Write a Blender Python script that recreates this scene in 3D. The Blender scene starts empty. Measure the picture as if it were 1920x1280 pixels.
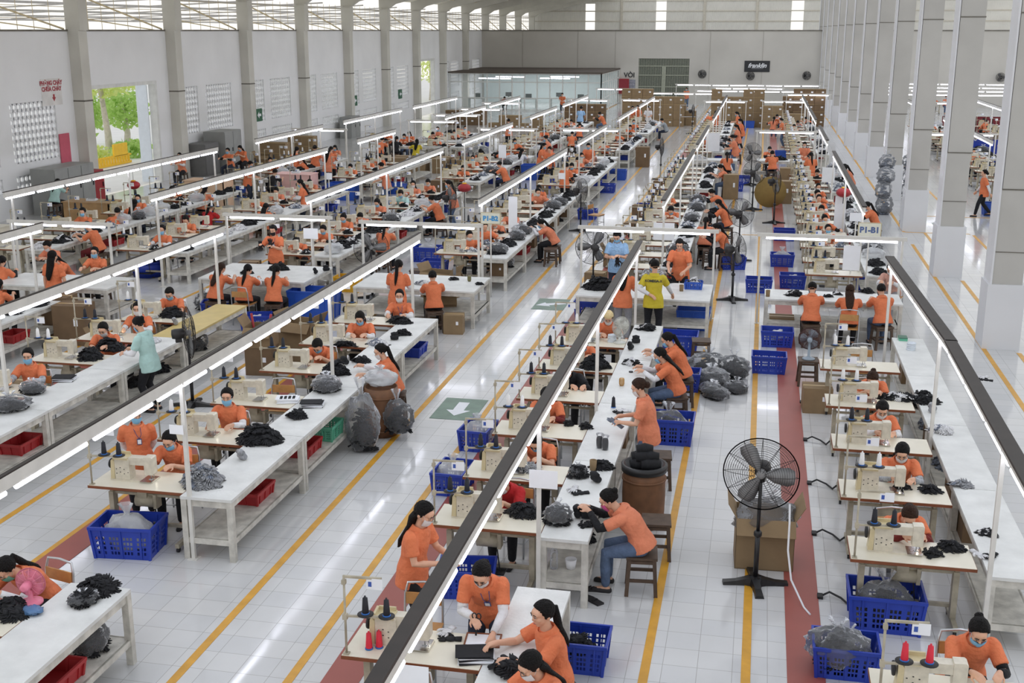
EXPO = -0.2
SKY = 1.0
import bpy, math, random
from math import sin, cos, pi, radians
from mathutils import Vector as V, Matrix, Euler
RN = random.Random(11)
sc = bpy.context.scene
COL = sc.collection

# ------------------------------------------------------------------ materials
def lin(c):
    return tuple(((x / 255) / 12.92 if x / 255 <= .04045 else ((x / 255 + .055) / 1.055) ** 2.4) for x in c)
MATS = {}
def mat(name, rgb, rough=.6, var=.12, scale=6., bump=0., bscale=None, metal=0., emit=0., spec=.5, alpha=None, trans=None, dirt=None):
    if name in MATS: return MATS[name]
    m = bpy.data.materials.new(name); m.use_nodes = True
    nt = m.node_tree; N = nt.nodes; L = nt.links
    b = N['Principled BSDF']; c = lin(rgb)
    b.inputs['Roughness'].default_value = rough; b.inputs['Metallic'].default_value = metal
    b.inputs['Specular IOR Level'].default_value = spec
    tc = N.new('ShaderNodeTexCoord')
    if var:
        nz = N.new('ShaderNodeTexNoise'); nz.inputs['Scale'].default_value = scale; nz.inputs['Detail'].default_value = 5
        L.new(tc.outputs['Object'], nz.inputs['Vector'])
        r = N.new('ShaderNodeValToRGB')
        r.color_ramp.elements[0].position = .3; r.color_ramp.elements[1].position = .7
        lo = dirt and lin(dirt) or tuple(x * (1 - var) for x in c)
        hi = tuple(min(1, x * (1 + var * .5)) for x in c)
        r.color_ramp.elements[0].color = (*lo, 1); r.color_ramp.elements[1].color = (*hi, 1)
        L.new(nz.outputs['Fac'], r.inputs['Fac']); L.new(r.outputs['Color'], b.inputs['Base Color'])
    else:
        b.inputs['Base Color'].default_value = (*c, 1)
    if bump:
        n2 = N.new('ShaderNodeTexNoise'); n2.inputs['Scale'].default_value = bscale or 20; n2.inputs['Detail'].default_value = 3
        L.new(tc.outputs['Object'], n2.inputs['Vector'])
        bp = N.new('ShaderNodeBump'); bp.inputs['Strength'].default_value = min(1, bump * 1.6); bp.inputs['Distance'].default_value = .035
        L.new(n2.outputs['Fac'], bp.inputs['Height']); L.new(bp.outputs['Normal'], b.inputs['Normal'])
    if emit:
        b.inputs['Emission Color'].default_value = (*c, 1); b.inputs['Emission Strength'].default_value = emit
    if trans:      # light passing through thin leaves and sheets
        out = N['Material Output']; t = N.new('ShaderNodeBsdfTranslucent'); t.inputs['Color'].default_value = (*c, 1)
        mx = N.new('ShaderNodeMixShader'); mx.inputs[0].default_value = trans
        L.new(b.outputs[0], mx.inputs[1]); L.new(t.outputs[0], mx.inputs[2]); L.new(mx.outputs[0], out.inputs['Surface'])
    if alpha is not None:
        out = N['Material Output']; t = N.new('ShaderNodeBsdfTransparent'); t.inputs['Color'].default_value = (1, 1, 1, 1)
        mx = N.new('ShaderNodeMixShader'); mx.inputs[0].default_value = alpha
        if var:      # film shows more at grazing angles, where it folds
            fz = N.new('ShaderNodeFresnel'); fz.inputs['IOR'].default_value = 1.5
            if bump: L.new(bp.outputs['Normal'], fz.inputs['Normal'])
            mr = N.new('ShaderNodeMath'); mr.operation = 'MULTIPLY_ADD'; mr.inputs[1].default_value = 1.3; mr.inputs[2].default_value = alpha; mr.use_clamp = True
            L.new(fz.outputs['Fac'], mr.inputs[0]); L.new(mr.outputs[0], mx.inputs[0])
        L.new(t.outputs[0], mx.inputs[1]); L.new(b.outputs[0], mx.inputs[2]); L.new(mx.outputs[0], out.inputs['Surface'])
    MATS[name] = m
    return m

def floor_mat():
    m = mat('white_glazed_floor_tiles', (214, 216, 218), .12, 0)
    nt = m.node_tree; N = nt.nodes; L = nt.links; b = N['Principled BSDF']
    tc = N.new('ShaderNodeTexCoord')
    br = N.new('ShaderNodeTexBrick'); br.offset = 0; br.squash = 1
    for k, v in (('Scale', 1.), ('Mortar Size', .0035), ('Mortar Smooth', .2), ('Brick Width', .335), ('Row Height', .335), ('Bias', 0.)):
        br.inputs[k].default_value = v
    br.inputs['Color1'].default_value = (*lin((213, 213, 212)), 1); br.inputs['Color2'].default_value = (*lin((205, 206, 207)), 1)
    br.inputs['Mortar'].default_value = (*lin((172, 171, 168)), 1)
    L.new(tc.outputs['Object'], br.inputs['Vector'])
    nz = N.new('ShaderNodeTexNoise'); nz.inputs['Scale'].default_value = .9; nz.inputs['Detail'].default_value = 6
    L.new(tc.outputs['Object'], nz.inputs['Vector'])
    mr = N.new('ShaderNodeMapRange'); mr.inputs['From Min'].default_value = .3; mr.inputs['From Max'].default_value = .7
    mr.inputs['To Min'].default_value = .88; mr.inputs['To Max'].default_value = 1.
    L.new(nz.outputs['Fac'], mr.inputs['Value'])
    mx = N.new('ShaderNodeMix'); mx.data_type = 'RGBA'; mx.blend_type = 'MULTIPLY'; mx.inputs[0].default_value = 1
    L.new(br.outputs['Color'], mx.inputs[6]); L.new(mr.outputs[0], mx.inputs[7]); L.new(mx.outputs[2], b.inputs['Base Color'])
    m2 = N.new('ShaderNodeMapRange'); m2.inputs['From Min'].default_value = .3; m2.inputs['From Max'].default_value = .7
    m2.inputs['To Min'].default_value = .15; m2.inputs['To Max'].default_value = .06
    L.new(nz.outputs['Fac'], m2.inputs['Value']); L.new(m2.outputs[0], b.inputs['Roughness'])
    bp = N.new('ShaderNodeBump'); bp.inputs['Strength'].default_value = .25; bp.inputs['Distance'].default_value = .004
    ng = N.new('ShaderNodeMath'); ng.operation = 'SUBTRACT'; ng.inputs[0].default_value = 1
    L.new(br.outputs['Fac'], ng.inputs[1])
    n4 = N.new('ShaderNodeTexNoise'); n4.inputs['Scale'].default_value = 2.6; n4.inputs['Detail'].default_value = 1
    L.new(tc.outputs['Object'], n4.inputs['Vector'])
    ad = N.new('ShaderNodeMath'); ad.operation = 'ADD'; L.new(ng.outputs[0], ad.inputs[0]); L.new(n4.outputs['Fac'], ad.inputs[1])
    L.new(ad.outputs[0], bp.inputs['Height']); L.new(bp.outputs['Normal'], b.inputs['Normal'])
    return m

def corrugated(name, rgb, scale, axis='X'):
    m = mat(name, rgb, .5, .08, .6)
    nt = m.node_tree; N = nt.nodes; L = nt.links; b = N['Principled BSDF']
    tc = N.new('ShaderNodeTexCoord'); w = N.new('ShaderNodeTexWave'); w.bands_direction = axis
    w.inputs['Scale'].default_value = scale; L.new(tc.outputs['Object'], w.inputs['Vector'])
    bp = N.new('ShaderNodeBump'); bp.inputs['Strength'].default_value = .6; bp.inputs['Distance'].default_value = .03
    L.new(w.outputs['Fac'], bp.inputs['Height']); L.new(bp.outputs['Normal'], b.inputs['Normal'])
    return m

ORANGE = mat('orange_polo_cloth', (220, 122, 80), .85, .10, 9, .5, 14)
ORANGE2 = mat('faded_orange_polo_cloth', (220, 132, 98), .85, .10, 9, .5, 14)
CLOTH = dict(o=ORANGE, f=ORANGE2, red=mat('red_cloth', (176, 26, 30), .85, .12, 9, .5, 14), blk=mat('black_knit', (22, 23, 27), .9, .3, 9, .5, 14),
    blu=mat('pale_blue_polo_cloth', (150, 186, 222), .85, .08, 9, .5, 14), yel=mat('mustard_yellow_polo_cloth', (205, 186, 52), .85, .08, 9, .5, 14),
    mint=mat('mint_green_cloth', (176, 210, 204), .85, .08, 9, .4, 14), wht=mat('white_cotton', (226, 226, 228), .85, .06, 9, .4, 14),
    gry=mat('grey_cotton', (150, 156, 160), .85, .1, 9, .4, 14), pnk=mat('beige_pink_cotton', (198, 152, 136), .85, .1, 9, .4, 14),
    drk=mat('dark_red_cloth', (116, 34, 30), .85, .12, 9, .5, 14), pat=mat('black_white_patterned_cloth', (30, 30, 34), .85, .9, 26, .4, 14, dirt=(210, 210, 210)),
    jean=mat('blue_denim', (86, 104, 132), .9, .2, 12, .4, 18), blkt=mat('black_trouser_cloth', (24, 25, 30), .9, .25, 7, .4, 14),
    gryt=mat('grey_trouser_cloth', (146, 146, 150), .9, .12, 7, .4, 14), redt=mat('maroon_trouser_cloth', (104, 30, 34), .9, .15, 7, .4, 14),
    navy=mat('navy_trouser_cloth', (40, 48, 66), .9, .2, 7, .4, 14), stripe=mat('grey_striped_sleeve_cloth', (180, 184, 190), .9, .4, 30, .3, 20))
SKIN = mat('skin', (214, 166, 138), .55, .07, 12)
HAIR = mat('black_hair', (20, 17, 16), .62, .45, 30, .6, 60, spec=.22)
HAIRB = mat('brown_hair', (58, 38, 27), .62, .4, 30, .6, 60, spec=.22)
MASKB = mat('pale_blue_face_mask', (132, 190, 226), .8, .05)
MASKW = mat('white_face_mask', (222, 220, 220), .8, .05)
MASKK = mat('black_face_mask', (28, 28, 30), .8, .1)
MASKP = mat('pink_face_mask', (214, 92, 150), .8, .05)
MASKG = mat('green_face_mask', (110, 170, 150), .8, .05)
EYEW = mat('eye_white', (225, 220, 214), .3, 0); EYEK = mat('eye_dark', (18, 14, 12), .2, 0); LIP = mat('lip', (176, 96, 92), .5, .05)
SHOE = mat('dark_sandal_rubber', (40, 38, 40), .7, .2)
FLOORM = floor_mat()
WHITEP = mat('chipped_white_paint', (222, 223, 220), .45, .12, 3.5, .1, 30)
WHITEOLD = mat('worn_white_paint', (206, 203, 194), .55, .3, 7, .1, 30)
CREAM = mat('cream_laminate', (226, 220, 202), .28, .05, 4)
BROWNE = mat('brown_table_edging', (128, 72, 42), .5, .2, 8)
MACH = mat('cream_machine_enamel', (214, 207, 190), .35, .16, 14)
MACHY = mat('yellowed_machine_cover', (208, 194, 156), .4, .15, 10)
STEEL = mat('bright_steel', (190, 190, 190), .25, .1, 10, metal=1.)
IRON = mat('beige_painted_iron', (176, 168, 148), .5, .25, 9)
DARK = mat('dark_rubber', (34, 34, 36), .6, .25)
BLACKM = mat('black_enamel', (26, 26, 28), .4, .2)
FANM = mat('dusty_black_fan_metal', (44, 42, 42), .5, .25, 12)
BLUEC = mat('blue_crate_plastic', (34, 62, 168), .4, .12, 4)
BLUEB = mat('bright_blue_bin_plastic', (42, 88, 188), .4, .12, 4)
REDC = mat('red_tray_plastic', (164, 40, 44), .45, .15, 4)
GREENC = mat('green_basket_plastic', (96, 176, 146), .45, .1, 4)
YELC = mat('yellow_crate_plastic', (228, 172, 40), .45, .1, 4)
CARD = mat('brown_cardboard', (140, 118, 88), .85, .12, 5)
CARD2 = mat('darker_brown_cardboard', (114, 92, 68), .85, .12, 5)
TAPE = mat('parcel_tape', (186, 160, 112), .35, .05)
WOODD = mat('dark_stool_wood', (84, 66, 52), .6, .35, 9)
WOOD = mat('light_chair_wood', (190, 140, 84), .5, .2, 9)
WOODB = mat('brown_barrel_wood', (120, 82, 54), .6, .3, 7)
CHROME = mat('worn_chrome_tube', (196, 198, 200), .3, .15, 12, metal=.8)
TUBE = mat('fluorescent_tube_glow', (238, 240, 255), .4, 0, emit=12.)
LAMP = mat('needle_lamp_glow', (255, 250, 225), .4, 0, emit=22.)
RAILB = mat('black_cable_trunking', (46, 38, 34), .5, .3, 5)
RAILW = mat('white_rail_enamel', (216, 214, 208), .4, .1, 5)
PLASTIC = mat('clear_plastic_film', (222, 224, 228), .1, .1, 5, .8, 9, alpha=.06)
PLASTICW = mat('milky_plastic_film', (226, 228, 230), .2, .1, 5, .8, 9, alpha=.4)
GLOVEK = mat('black_glove_fabric', (25, 26, 30), .85, .35, 25)
GLOVEW = mat('white_glove_fabric', (214, 214, 216), .8, .15, 25)
GLOVEG = mat('silver_grey_glove_fabric', (150, 152, 156), .4, .5, 25)
GLOVEMIX = mat('blue_grey_glove_fabric', (120, 128, 142), .7, .5, 20)
THREADK = mat('black_thread', (20, 22, 32), .6, .2, 60)
THREADW = mat('white_thread', (232, 232, 230), .6, .05, 60)
THREADR = mat('red_thread', (216, 40, 62), .6, .1, 60)
THREADB = mat('blue_thread_base', (44, 104, 180), .5, .1, 60)
PAPER = mat('white_paper', (236, 238, 242), .6, .03)
PAPERB = mat('printed_blue_mark', (60, 90, 170), .6, .1)
YELLINE = mat('worn_yellow_floor_paint', (214, 158, 50), .4, .16, 5)
REDSTRIP = mat('red_floor_strip', (158, 84, 74), .45, .08, 2)
GREENARROW = mat('green_floor_decal', (110, 136, 120), .4, .2, 4)
WALLP = mat('white_wall_paint', (236, 237, 239), .75, .06, .5)
WALLB = mat('warm_grey_wall_paint', (198, 195, 188), .75, .08, .4)
COLP = mat('pale_grey_column_paint', (186, 184, 179), .6, .1, .8)
COLB = mat('white_column_base_paint', (218, 219, 222), .5, .05, .8)
COLG = mat('grey_wall_column_paint', (206, 204, 196), .7, .1, .8)
SIGNK = mat('near_black_sign_board', (38, 40, 44), .5, .1)
REDP = mat('red_paint', (160, 38, 46), .5, .1)
GREENS = mat('green_exit_sign', (28, 92, 62), .5, .1)
GREYM = mat('grey_steel_cabinet', (150, 152, 150), .5, .1, 2)

# ------------------------------------------------------------------ mesh builder
class MB:
    def __init__(s): s.v = []; s.f = []; s.m = []; s.s = []
    def face(s, idx, mi=0, sm=False): s.f.append(idx); s.m.append(mi); s.s.append(sm)
    def box(s, x0, x1, y0, y1, z0, z1, mi=0, M=None):
        n = len(s.v)
        P = [V((x, y, z)) for z in (z0, z1) for y in (y0, y1) for x in (x0, x1)]
        s.v += [(M @ p if M else p) for p in P]
        for q in ((0, 2, 3, 1), (4, 5, 7, 6), (0, 1, 5, 4), (2, 6, 7, 3), (0, 4, 6, 2), (1, 3, 7, 5)): s.face([n + i for i in q], mi)
        return s
    def bar(s, a, b, w, h=None, mi=0):
        a = V(a); b = V(b); h = h or w; d = (b - a); L = d.length; d.normalize()
        up = V((0, 0, 1)) if abs(d.z) < .9 else V((0, 1, 0))
        x = d.cross(up).normalized(); y = x.cross(d)
        M = Matrix((( x.x, d.x, y.x, a.x), (x.y, d.y, y.y, a.y), (x.z, d.z, y.z, a.z), (0, 0, 0, 1)))
        return s.box(-w / 2, w / 2, 0, L, -h / 2, h / 2, mi, M)
    def rings(s, R, mi=0, sm=True, cap=True, closed=False):
        n = len(R[0]); base = len(s.v)
        for r in R: s.v += r
        k = len(R)
        for i in range(k if closed else k - 1):
            a = base + i * n; b = base + ((i + 1) % k) * n
            for j in range(n): s.face([a + j, a + (j + 1) % n, b + (j + 1) % n, b + j], mi, sm)
        if cap and not closed:
            s.face([base + j for j in range(n)][::-1], mi, False); s.face([base + (k - 1) * n + j for j in range(n)], mi, False)
        return s
    def tube(s, pts, r, n=8, mi=0, closed=False, sm=True, cap=True):
        pts = [V(p) for p in pts]; rr = r if isinstance(r, (list, tuple)) else [r] * len(pts)
        R = []; prev = None; k = len(pts)
        for i, p in enumerate(pts):
            if closed: t = pts[(i + 1) % k] - pts[i - 1]
            else: t = pts[min(i + 1, k - 1)] - pts[max(i - 1, 0)]
            t.normalize()
            if prev is None:
                u = V((0, 0, 1)) if abs(t.z) < .9 else V((1, 0, 0)); prev = t.cross(u).normalized()
            x = (prev - t * prev.dot(t)).normalized(); prev = x; y = t.cross(x)
            R.append([p + x * (cos(2 * pi * j / n) * rr[i]) + y * (sin(2 * pi * j / n) * rr[i]) for j in range(n)])
        return s.rings(R, mi, sm, cap, closed)
    def cyl(s, a, b, r, r2=None, n=12, mi=0, sm=True): return s.tube([a, b], [r, r if r2 is None else r2], n, mi, sm=sm)
    def lathe(s, prof, c=(0, 0, 0), n=16, mi=0, sm=True, ax='z'):
        c = V(c); R = []
        for r, z in prof:
            ring = []
            for j in range(n):
                a = 2 * pi * j / n; p = (r * cos(a), r * sin(a), z)
                if ax == 'y': p = (r * cos(a), -z, r * sin(a))
                if ax == 'x': p = (z, r * cos(a), r * sin(a))
                ring.append(c + V(p))
            R.append(ring)
        return s.rings(R, mi, sm)
    def ball(s, c, r, n=14, m=9, mi=0, M=None, fn=None):
        c = V(c); r = V(r) if not isinstance(r, (int, float)) else V((r, r, r)); R = []
        for i in range(m + 1):
            th = pi * (.015 + .97 * i / m); ring = []
            for j in range(n):
                a = 2 * pi * j / n; d = V((sin(th) * cos(a), sin(th) * sin(a), -cos(th)))
                k = fn(d) if fn else 1
                p = V((d.x * r.x * k, d.y * r.y * k, d.z * r.z * k))
                ring.append(c + (M @ p if M else p))
            R.append(ring)
        return s.rings(R, mi, True)
    def prism(s, poly, z0, z1, mi=0, M=None):
        n = len(poly); b = len(s.v); P = [V((x, y, z0)) for x, y in poly] + [V((x, y, z1)) for x, y in poly]
        s.v += [(M @ p if M else p) for p in P]
        s.face([b + i for i in range(n)][::-1], mi); s.face([b + n + i for i in range(n)], mi)
        for i in range(n): s.face([b + i, b + (i + 1) % n, b + n + (i + 1) % n, b + n + i], mi)
        return s
    def add(s, o, M=None, mi=None):
        b = len(s.v); s.v += [(M @ V(p) if M else V(p)) for p in o.v]
        for f, m, sm in zip(o.f, o.m, o.s): s.face([b + i for i in f], m if mi is None else mi, sm)
        return s
    def mesh(s, name, mats):
        me = bpy.data.meshes.new(name); me.from_pydata([tuple(p) for p in s.v], [], s.f)
        for m in (mats if isinstance(mats, (list, tuple)) else [mats]): me.materials.append(m)
        me.polygons.foreach_set('material_index', s.m); me.polygons.foreach_set('use_smooth', s.s); me.update()
        return me

def remesh(mb, name, vox, smooth, m):
    me = mb.mesh(name, m); o = bpy.data.objects.new('tmp', me); COL.objects.link(o)
    r = o.modifiers.new('r', 'REMESH'); r.mode = 'VOXEL'; r.voxel_size = vox; r.use_smooth_shade = True
    s = o.modifiers.new('s', 'SMOOTH'); s.iterations = smooth; s.factor = .5
    bpy.context.view_layer.update()
    dg = bpy.context.evaluated_depsgraph_get()
    out = bpy.data.meshes.new_from_object(o.evaluated_get(dg)); out.name = name
    bpy.data.objects.remove(o); bpy.data.meshes.remove(me)
    if not out.materials: out.materials.append(m)
    return out

# ------------------------------------------------------------------ scene objects
USED = {}
def tag(o, label, cat, group=None, kind=None):
    if not 4 <= len(label.split()) <= 16: print('LABELLEN', len(label.split()), label)
    if label in USED and not (group and USED[label] == group): print('DUPLABEL', label)
    USED[label] = group
    o['label'] = label; o['category'] = cat
    if group: o['group'] = group
    if kind: o['kind'] = kind
    return o
def link(name, me, parent=None, loc=(0, 0, 0), rot=(0, 0, 0), scale=1.):
    o = bpy.data.objects.new(name, me); COL.objects.link(o); o.location = loc; o.rotation_euler = rot
    if scale != 1.: o.scale = (scale, scale, scale)
    if parent: o.parent = parent
    return o
def S(name, me=None, ch=(), loc=(0, 0, 0), rot=(0, 0, 0), label=None): return dict(name=name, me=me, ch=list(ch), loc=loc, rot=rot, label=label)
def inst(sp, label, cat, loc, rz=0., group=None, mats=None, scale=1., kind=None, tilt=(0, 0)):
    def rec(q, par, top):
        o = link(q['name'], q['me'], par, loc if top else q['loc'], (tilt[0], tilt[1], rz) if top else q['rot'], scale if top else 1.)
        if q['label'] and not top: o['label'] = q['label']
        if mats and q['name'] in mats and q['me'] is not None:
            o.material_slots[0].link = 'OBJECT'; o.material_slots[0].material = mats[q['name']]
        for c in q['ch']: rec(c, o, False)
        return o
    o = rec(sp, None, True)
    tag(o, label, cat, group, kind)
    return o
def struct(name, mb, m, label=None, loc=(0, 0, 0), rot=(0, 0, 0)):
    o = link(name, mb.mesh(name, m) if isinstance(mb, MB) else mb, None, loc, rot); o['kind'] = 'structure'
    if label: o['label'] = label
    return o
def text(name, body, size, m, parent, loc, rot, ex=.002, shear=0., bold=0.):
    cu = bpy.data.curves.new(name, 'FONT'); cu.body = body; cu.size = size; cu.align_x = 'CENTER'; cu.align_y = 'CENTER'
    cu.extrude = ex; cu.shear = shear; cu.offset = bold; cu.resolution_u = 3; cu.materials.append(m)
    t = bpy.data.objects.new('tmp', cu); COL.objects.link(t); bpy.context.view_layer.update()
    me = bpy.data.meshes.new_from_object(t.evaluated_get(bpy.context.evaluated_depsgraph_get())); bpy.data.objects.remove(t)
    if not me.materials: me.materials.append(m)
    return link(name, me, parent, loc, rot)
ORD = 'first second third fourth fifth sixth seventh eighth ninth tenth eleventh twelfth thirteenth fourteenth fifteenth sixteenth seventeenth eighteenth nineteenth twentieth'.split()
def ordn(i):
    return ORD[i] if i < 20 else '%dth' % (i + 1)

# ------------------------------------------------------------------ people (local frame: facing -Y, feet on z=0)
POSES = dict(
 sew=dict(pz=.55, lean=16, curl=15, nod=28, yaw=-6, R=(-.11, -.56, .88), L=(.12, -.53, .87), sit=1),
 look=dict(pz=.55, lean=7, curl=8, nod=8, yaw=8, R=(-.14, -.50, .88), L=(.17, -.47, .87), sit=1),
 down=dict(pz=.55, lean=26, curl=22, nod=40, yaw=-10, R=(-.10, -.62, .88), L=(.10, -.60, .87), sit=1),
 reach=dict(pz=.55, lean=13, curl=10, nod=20, yaw=24, R=(-.06, -.52, .88), L=(.44, -.38, .88), sit=1, tw=12),
 hunch=dict(pz=.56, lean=23, curl=24, nod=26, yaw=0, R=(-.09, -.62, .90), L=(.09, -.58, .93), sit=1),
 slump=dict(pz=.55, lean=34, curl=16, nod=12, yaw=-28, R=(.12, -.64, .83), L=(.30, -.62, .83), sit=1, tw=8),
 stand=dict(pz=.84, lean=6, curl=9, nod=28, yaw=0, R=(-.11, -.35, 1.0), L=(.12, -.36, .98)),
 stand2=dict(pz=.84, lean=10, curl=8, nod=22, yaw=12, R=(-.16, -.40, .92), L=(.16, -.36, .92)),
 bend=dict(pz=.82, lean=27, curl=14, nod=34, yaw=-6, R=(-.06, -.50, .96), L=(.13, -.56, .84)),
 idle=dict(pz=.85, lean=0, curl=3, nod=6, yaw=0, R=(-.25, -.06, .76), L=(.25, -.04, .76)),
 walk=dict(pz=.84, lean=3, curl=3, nod=4, yaw=0, R=(-.22, -.20, .82), L=(.22, .16, .80), aR=(-.09, .26, .12), aL=(.09, -.24, .08)),
 behind=dict(pz=.85, lean=2, curl=4, nod=12, yaw=24, R=(-.10, .17, .86), L=(.08, .18, .84)),
 lean1=dict(pz=.85, lean=4, curl=4, nod=20, yaw=16, R=(-.34, -.40, .84), L=(.06, .17, .97)),
 show=dict(pz=.84, lean=3, curl=4, nod=14, yaw=0, R=(-.24, -.30, 1.14), L=(.09, -.34, 1.12)),
 chestup=dict(pz=.87, lean=3, curl=8, nod=32, yaw=-8, R=(-.10, -.32, 1.08), L=(.09, -.31, 1.10)),
)
def ik(a, t, l1, l2, hint):
    d = t - a; L = min(d.length, (l1 + l2) * .995); d.normalize(); t = a + d * L
    x = (l1 * l1 - l2 * l2 + L * L) / (2 * L); h = math.sqrt(max(l1 * l1 - x * x, 1e-6))
    hv = V(hint); hv = (hv - d * hv.dot(d)).normalized()
    return a + d * x + hv * h, t
def rig(p):
    l1 = radians(p['lean']); l2 = radians(p['lean'] + p['curl']); lm = (l1 + l2) / 2; tw = radians(p.get('tw', 0))
    dv = lambda a: V((0, -sin(a), cos(a)))
    j = {}; j['pel'] = V((0, 0, p['pz'])); j['s1'] = dv(l1); j['s2'] = dv(l2)
    j['waist'] = j['pel'] + dv(l1) * .14; j['chest'] = j['waist'] + dv(lm) * .15; j['neck'] = j['chest'] + dv(l2) * .17
    hd = dv(l2 * .8 + radians(p['nod']) * .3); j['head'] = j['neck'] + hd * .165; j['hd'] = hd
    j['HM'] = Matrix.Translation(j['head']) @ Matrix.Rotation(radians(p['yaw']), 4, 'Z') @ Matrix.Rotation(radians(p['nod'] + p['lean'] * .3), 4, 'X')
    sx = V((cos(tw), sin(tw), 0)); j['sx'] = sx; j['dep1'] = V((0, cos(l1), sin(l1))); j['dep2'] = V((0, cos(l2), sin(l2)))
    for k, sg in (('R', -1), ('L', 1)):
        sh = j['neck'] - j['s2'] * .055 + sx * (.165 * sg); j['sh' + k] = sh
        j['el' + k], j['wr' + k] = ik(sh, V(p[k]), .255, .235, (sg * .55, .45, -.7))
        hp = j['pel'] + V((.085 * sg, 0, -.02)); j['hip' + k] = hp
        an = V(p.get('a' + k, (.12 * sg, -.38, .08) if p.get('sit') else (.1 * sg, .03, .08)))
        j['kn' + k], j['an' + k] = ik(hp, an, .40, .385, (sg * .12, -1, .25))
    return j
def loft(mb, secs, n=18):
    R = []
    for c, a, b, rx, ry in secs:
        R.append([c + a * (cos(2 * pi * k / n) * rx) + b * (sin(2 * pi * k / n) * ry) for k in range(n)])
    return mb.rings(R, 0, True)
def limb(mb, pts, rr, n=10):
    pts = [V(p) for p in pts]; a = (pts[0] - pts[1]).normalized(); b = (pts[-1] - pts[-2]).normalized()
    P = [pts[0] + a * rr[0] * .85, pts[0] + a * rr[0] * .5] + pts + [pts[-1] + b * rr[-1] * .5, pts[-1] + b * rr[-1] * .85]
    return mb.tube(P, [rr[0] * .35, rr[0] * .8] + list(rr) + [rr[-1] * .8, rr[-1] * .35], n)
def hand(mb, wr, fd, sg, nrm):
    d = fd.normalized(); n = (nrm - d * nrm.dot(d)).normalized(); s = d.cross(n)
    if sg < 0: s = -s                      # s points to the thumb side
    limb(mb, [wr - d * .02, wr + d * .03, wr + d * .075], [.024, .032, .030], 10)
    for o in (-.022, .022): limb(mb, [wr + d * .02 + s * o * .6, wr + d * .082 + s * o], [.019, .016], 8)
    for i, L in enumerate((.068, .078, .073, .058)):
        b = wr + d * .085 + s * (.030 - .020 * i); q = d; P = [b]
        for ang, f in ((18, .45), (34, .32), (30, .23)):
            a = radians(ang + i * 3); q = (q * cos(a) + n * sin(a)).normalized(); P.append(P[-1] + q * L * f)
        limb(mb, P, [.0095, .009, .0082, .0072], 7)
    t = wr + d * .028 + s * .022; q1 = (d * .62 + s * .7 + n * .25).normalized(); q2 = (d * .9 + s * .15 + n * .4).normalized()
    limb(mb, [t, t + q1 * .04, t + q1 * .04 + q2 * .034], [.013, .0105, .0088], 7)
def head_mb(mb, M):
    def B(c, r, n=16, m=11): mb.ball(M @ V(c), r, n, m, 0, M.to_3x3())
    B((0, .014, .028), (.074, .092, .084)); B((0, -.024, -.03), (.058, .062, .07)); B((0, -.046, -.082), (.03, .032, .024), 12, 8)
    B((0, -.052, .03), (.056, .04, .045)); B((0, -.089, -.018), (.0145, .02, .02), 10, 8); B((0, -.083, .004), (.009, .012, .026), 10, 8)
    B((0, -.078, -.058), (.023, .013, .011), 10, 8)
    for s in (-1, 1):
        B((s * .075, .016, -.008), (.011, .02, .031), 10, 8); B((s * .036, -.062, -.022), (.026, .02, .022), 10, 8); B((s * .03, -.082, .026), (.024, .009, .008), 10, 6)
def shirt_mb(p, j, long=False):
    mb = MB(); sx = j['sx']; low = -.05 if p.get('sit') else -.16
    loft(mb, [(j['pel'] + j['s1'] * low, V((1, 0, 0)), j['dep1'], .202, .158), (j['pel'] + j['s1'] * .03, V((1, 0, 0)), j['dep1'], .188, .15),
              (j['waist'], V((1, 0, 0)), j['dep1'], .15, .122), (j['chest'] - j['s2'] * .03, sx, j['dep2'], .162, .132), (j['chest'] + j['s2'] * .05, sx, j['dep2'], .172, .126),
              (j['neck'] - j['s2'] * .055, sx, j['dep2'], .174, .106), (j['neck'] - j['s2'] * .005, sx, j['dep2'], .102, .08), (j['neck'] + j['s2'] * .02, sx, j['dep2'], .06, .058)])
    for k in 'RL':
        e = j['sh' + k].lerp(j['el' + k], .72)
        if long: limb(mb, [j['sh' + k], j['el' + k], j['wr' + k]], [.066, .056, .042], 12)
        else: d_ = (j['sh' + k] - e).normalized(); mb.tube([j['sh' + k] + d_ * .07, j['sh' + k] + d_ * .045, j['sh' + k], j['sh' + k].lerp(e, .5), e], [.026, .052, .069, .066, .067], 14)
    return mb
GEO = {}
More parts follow.
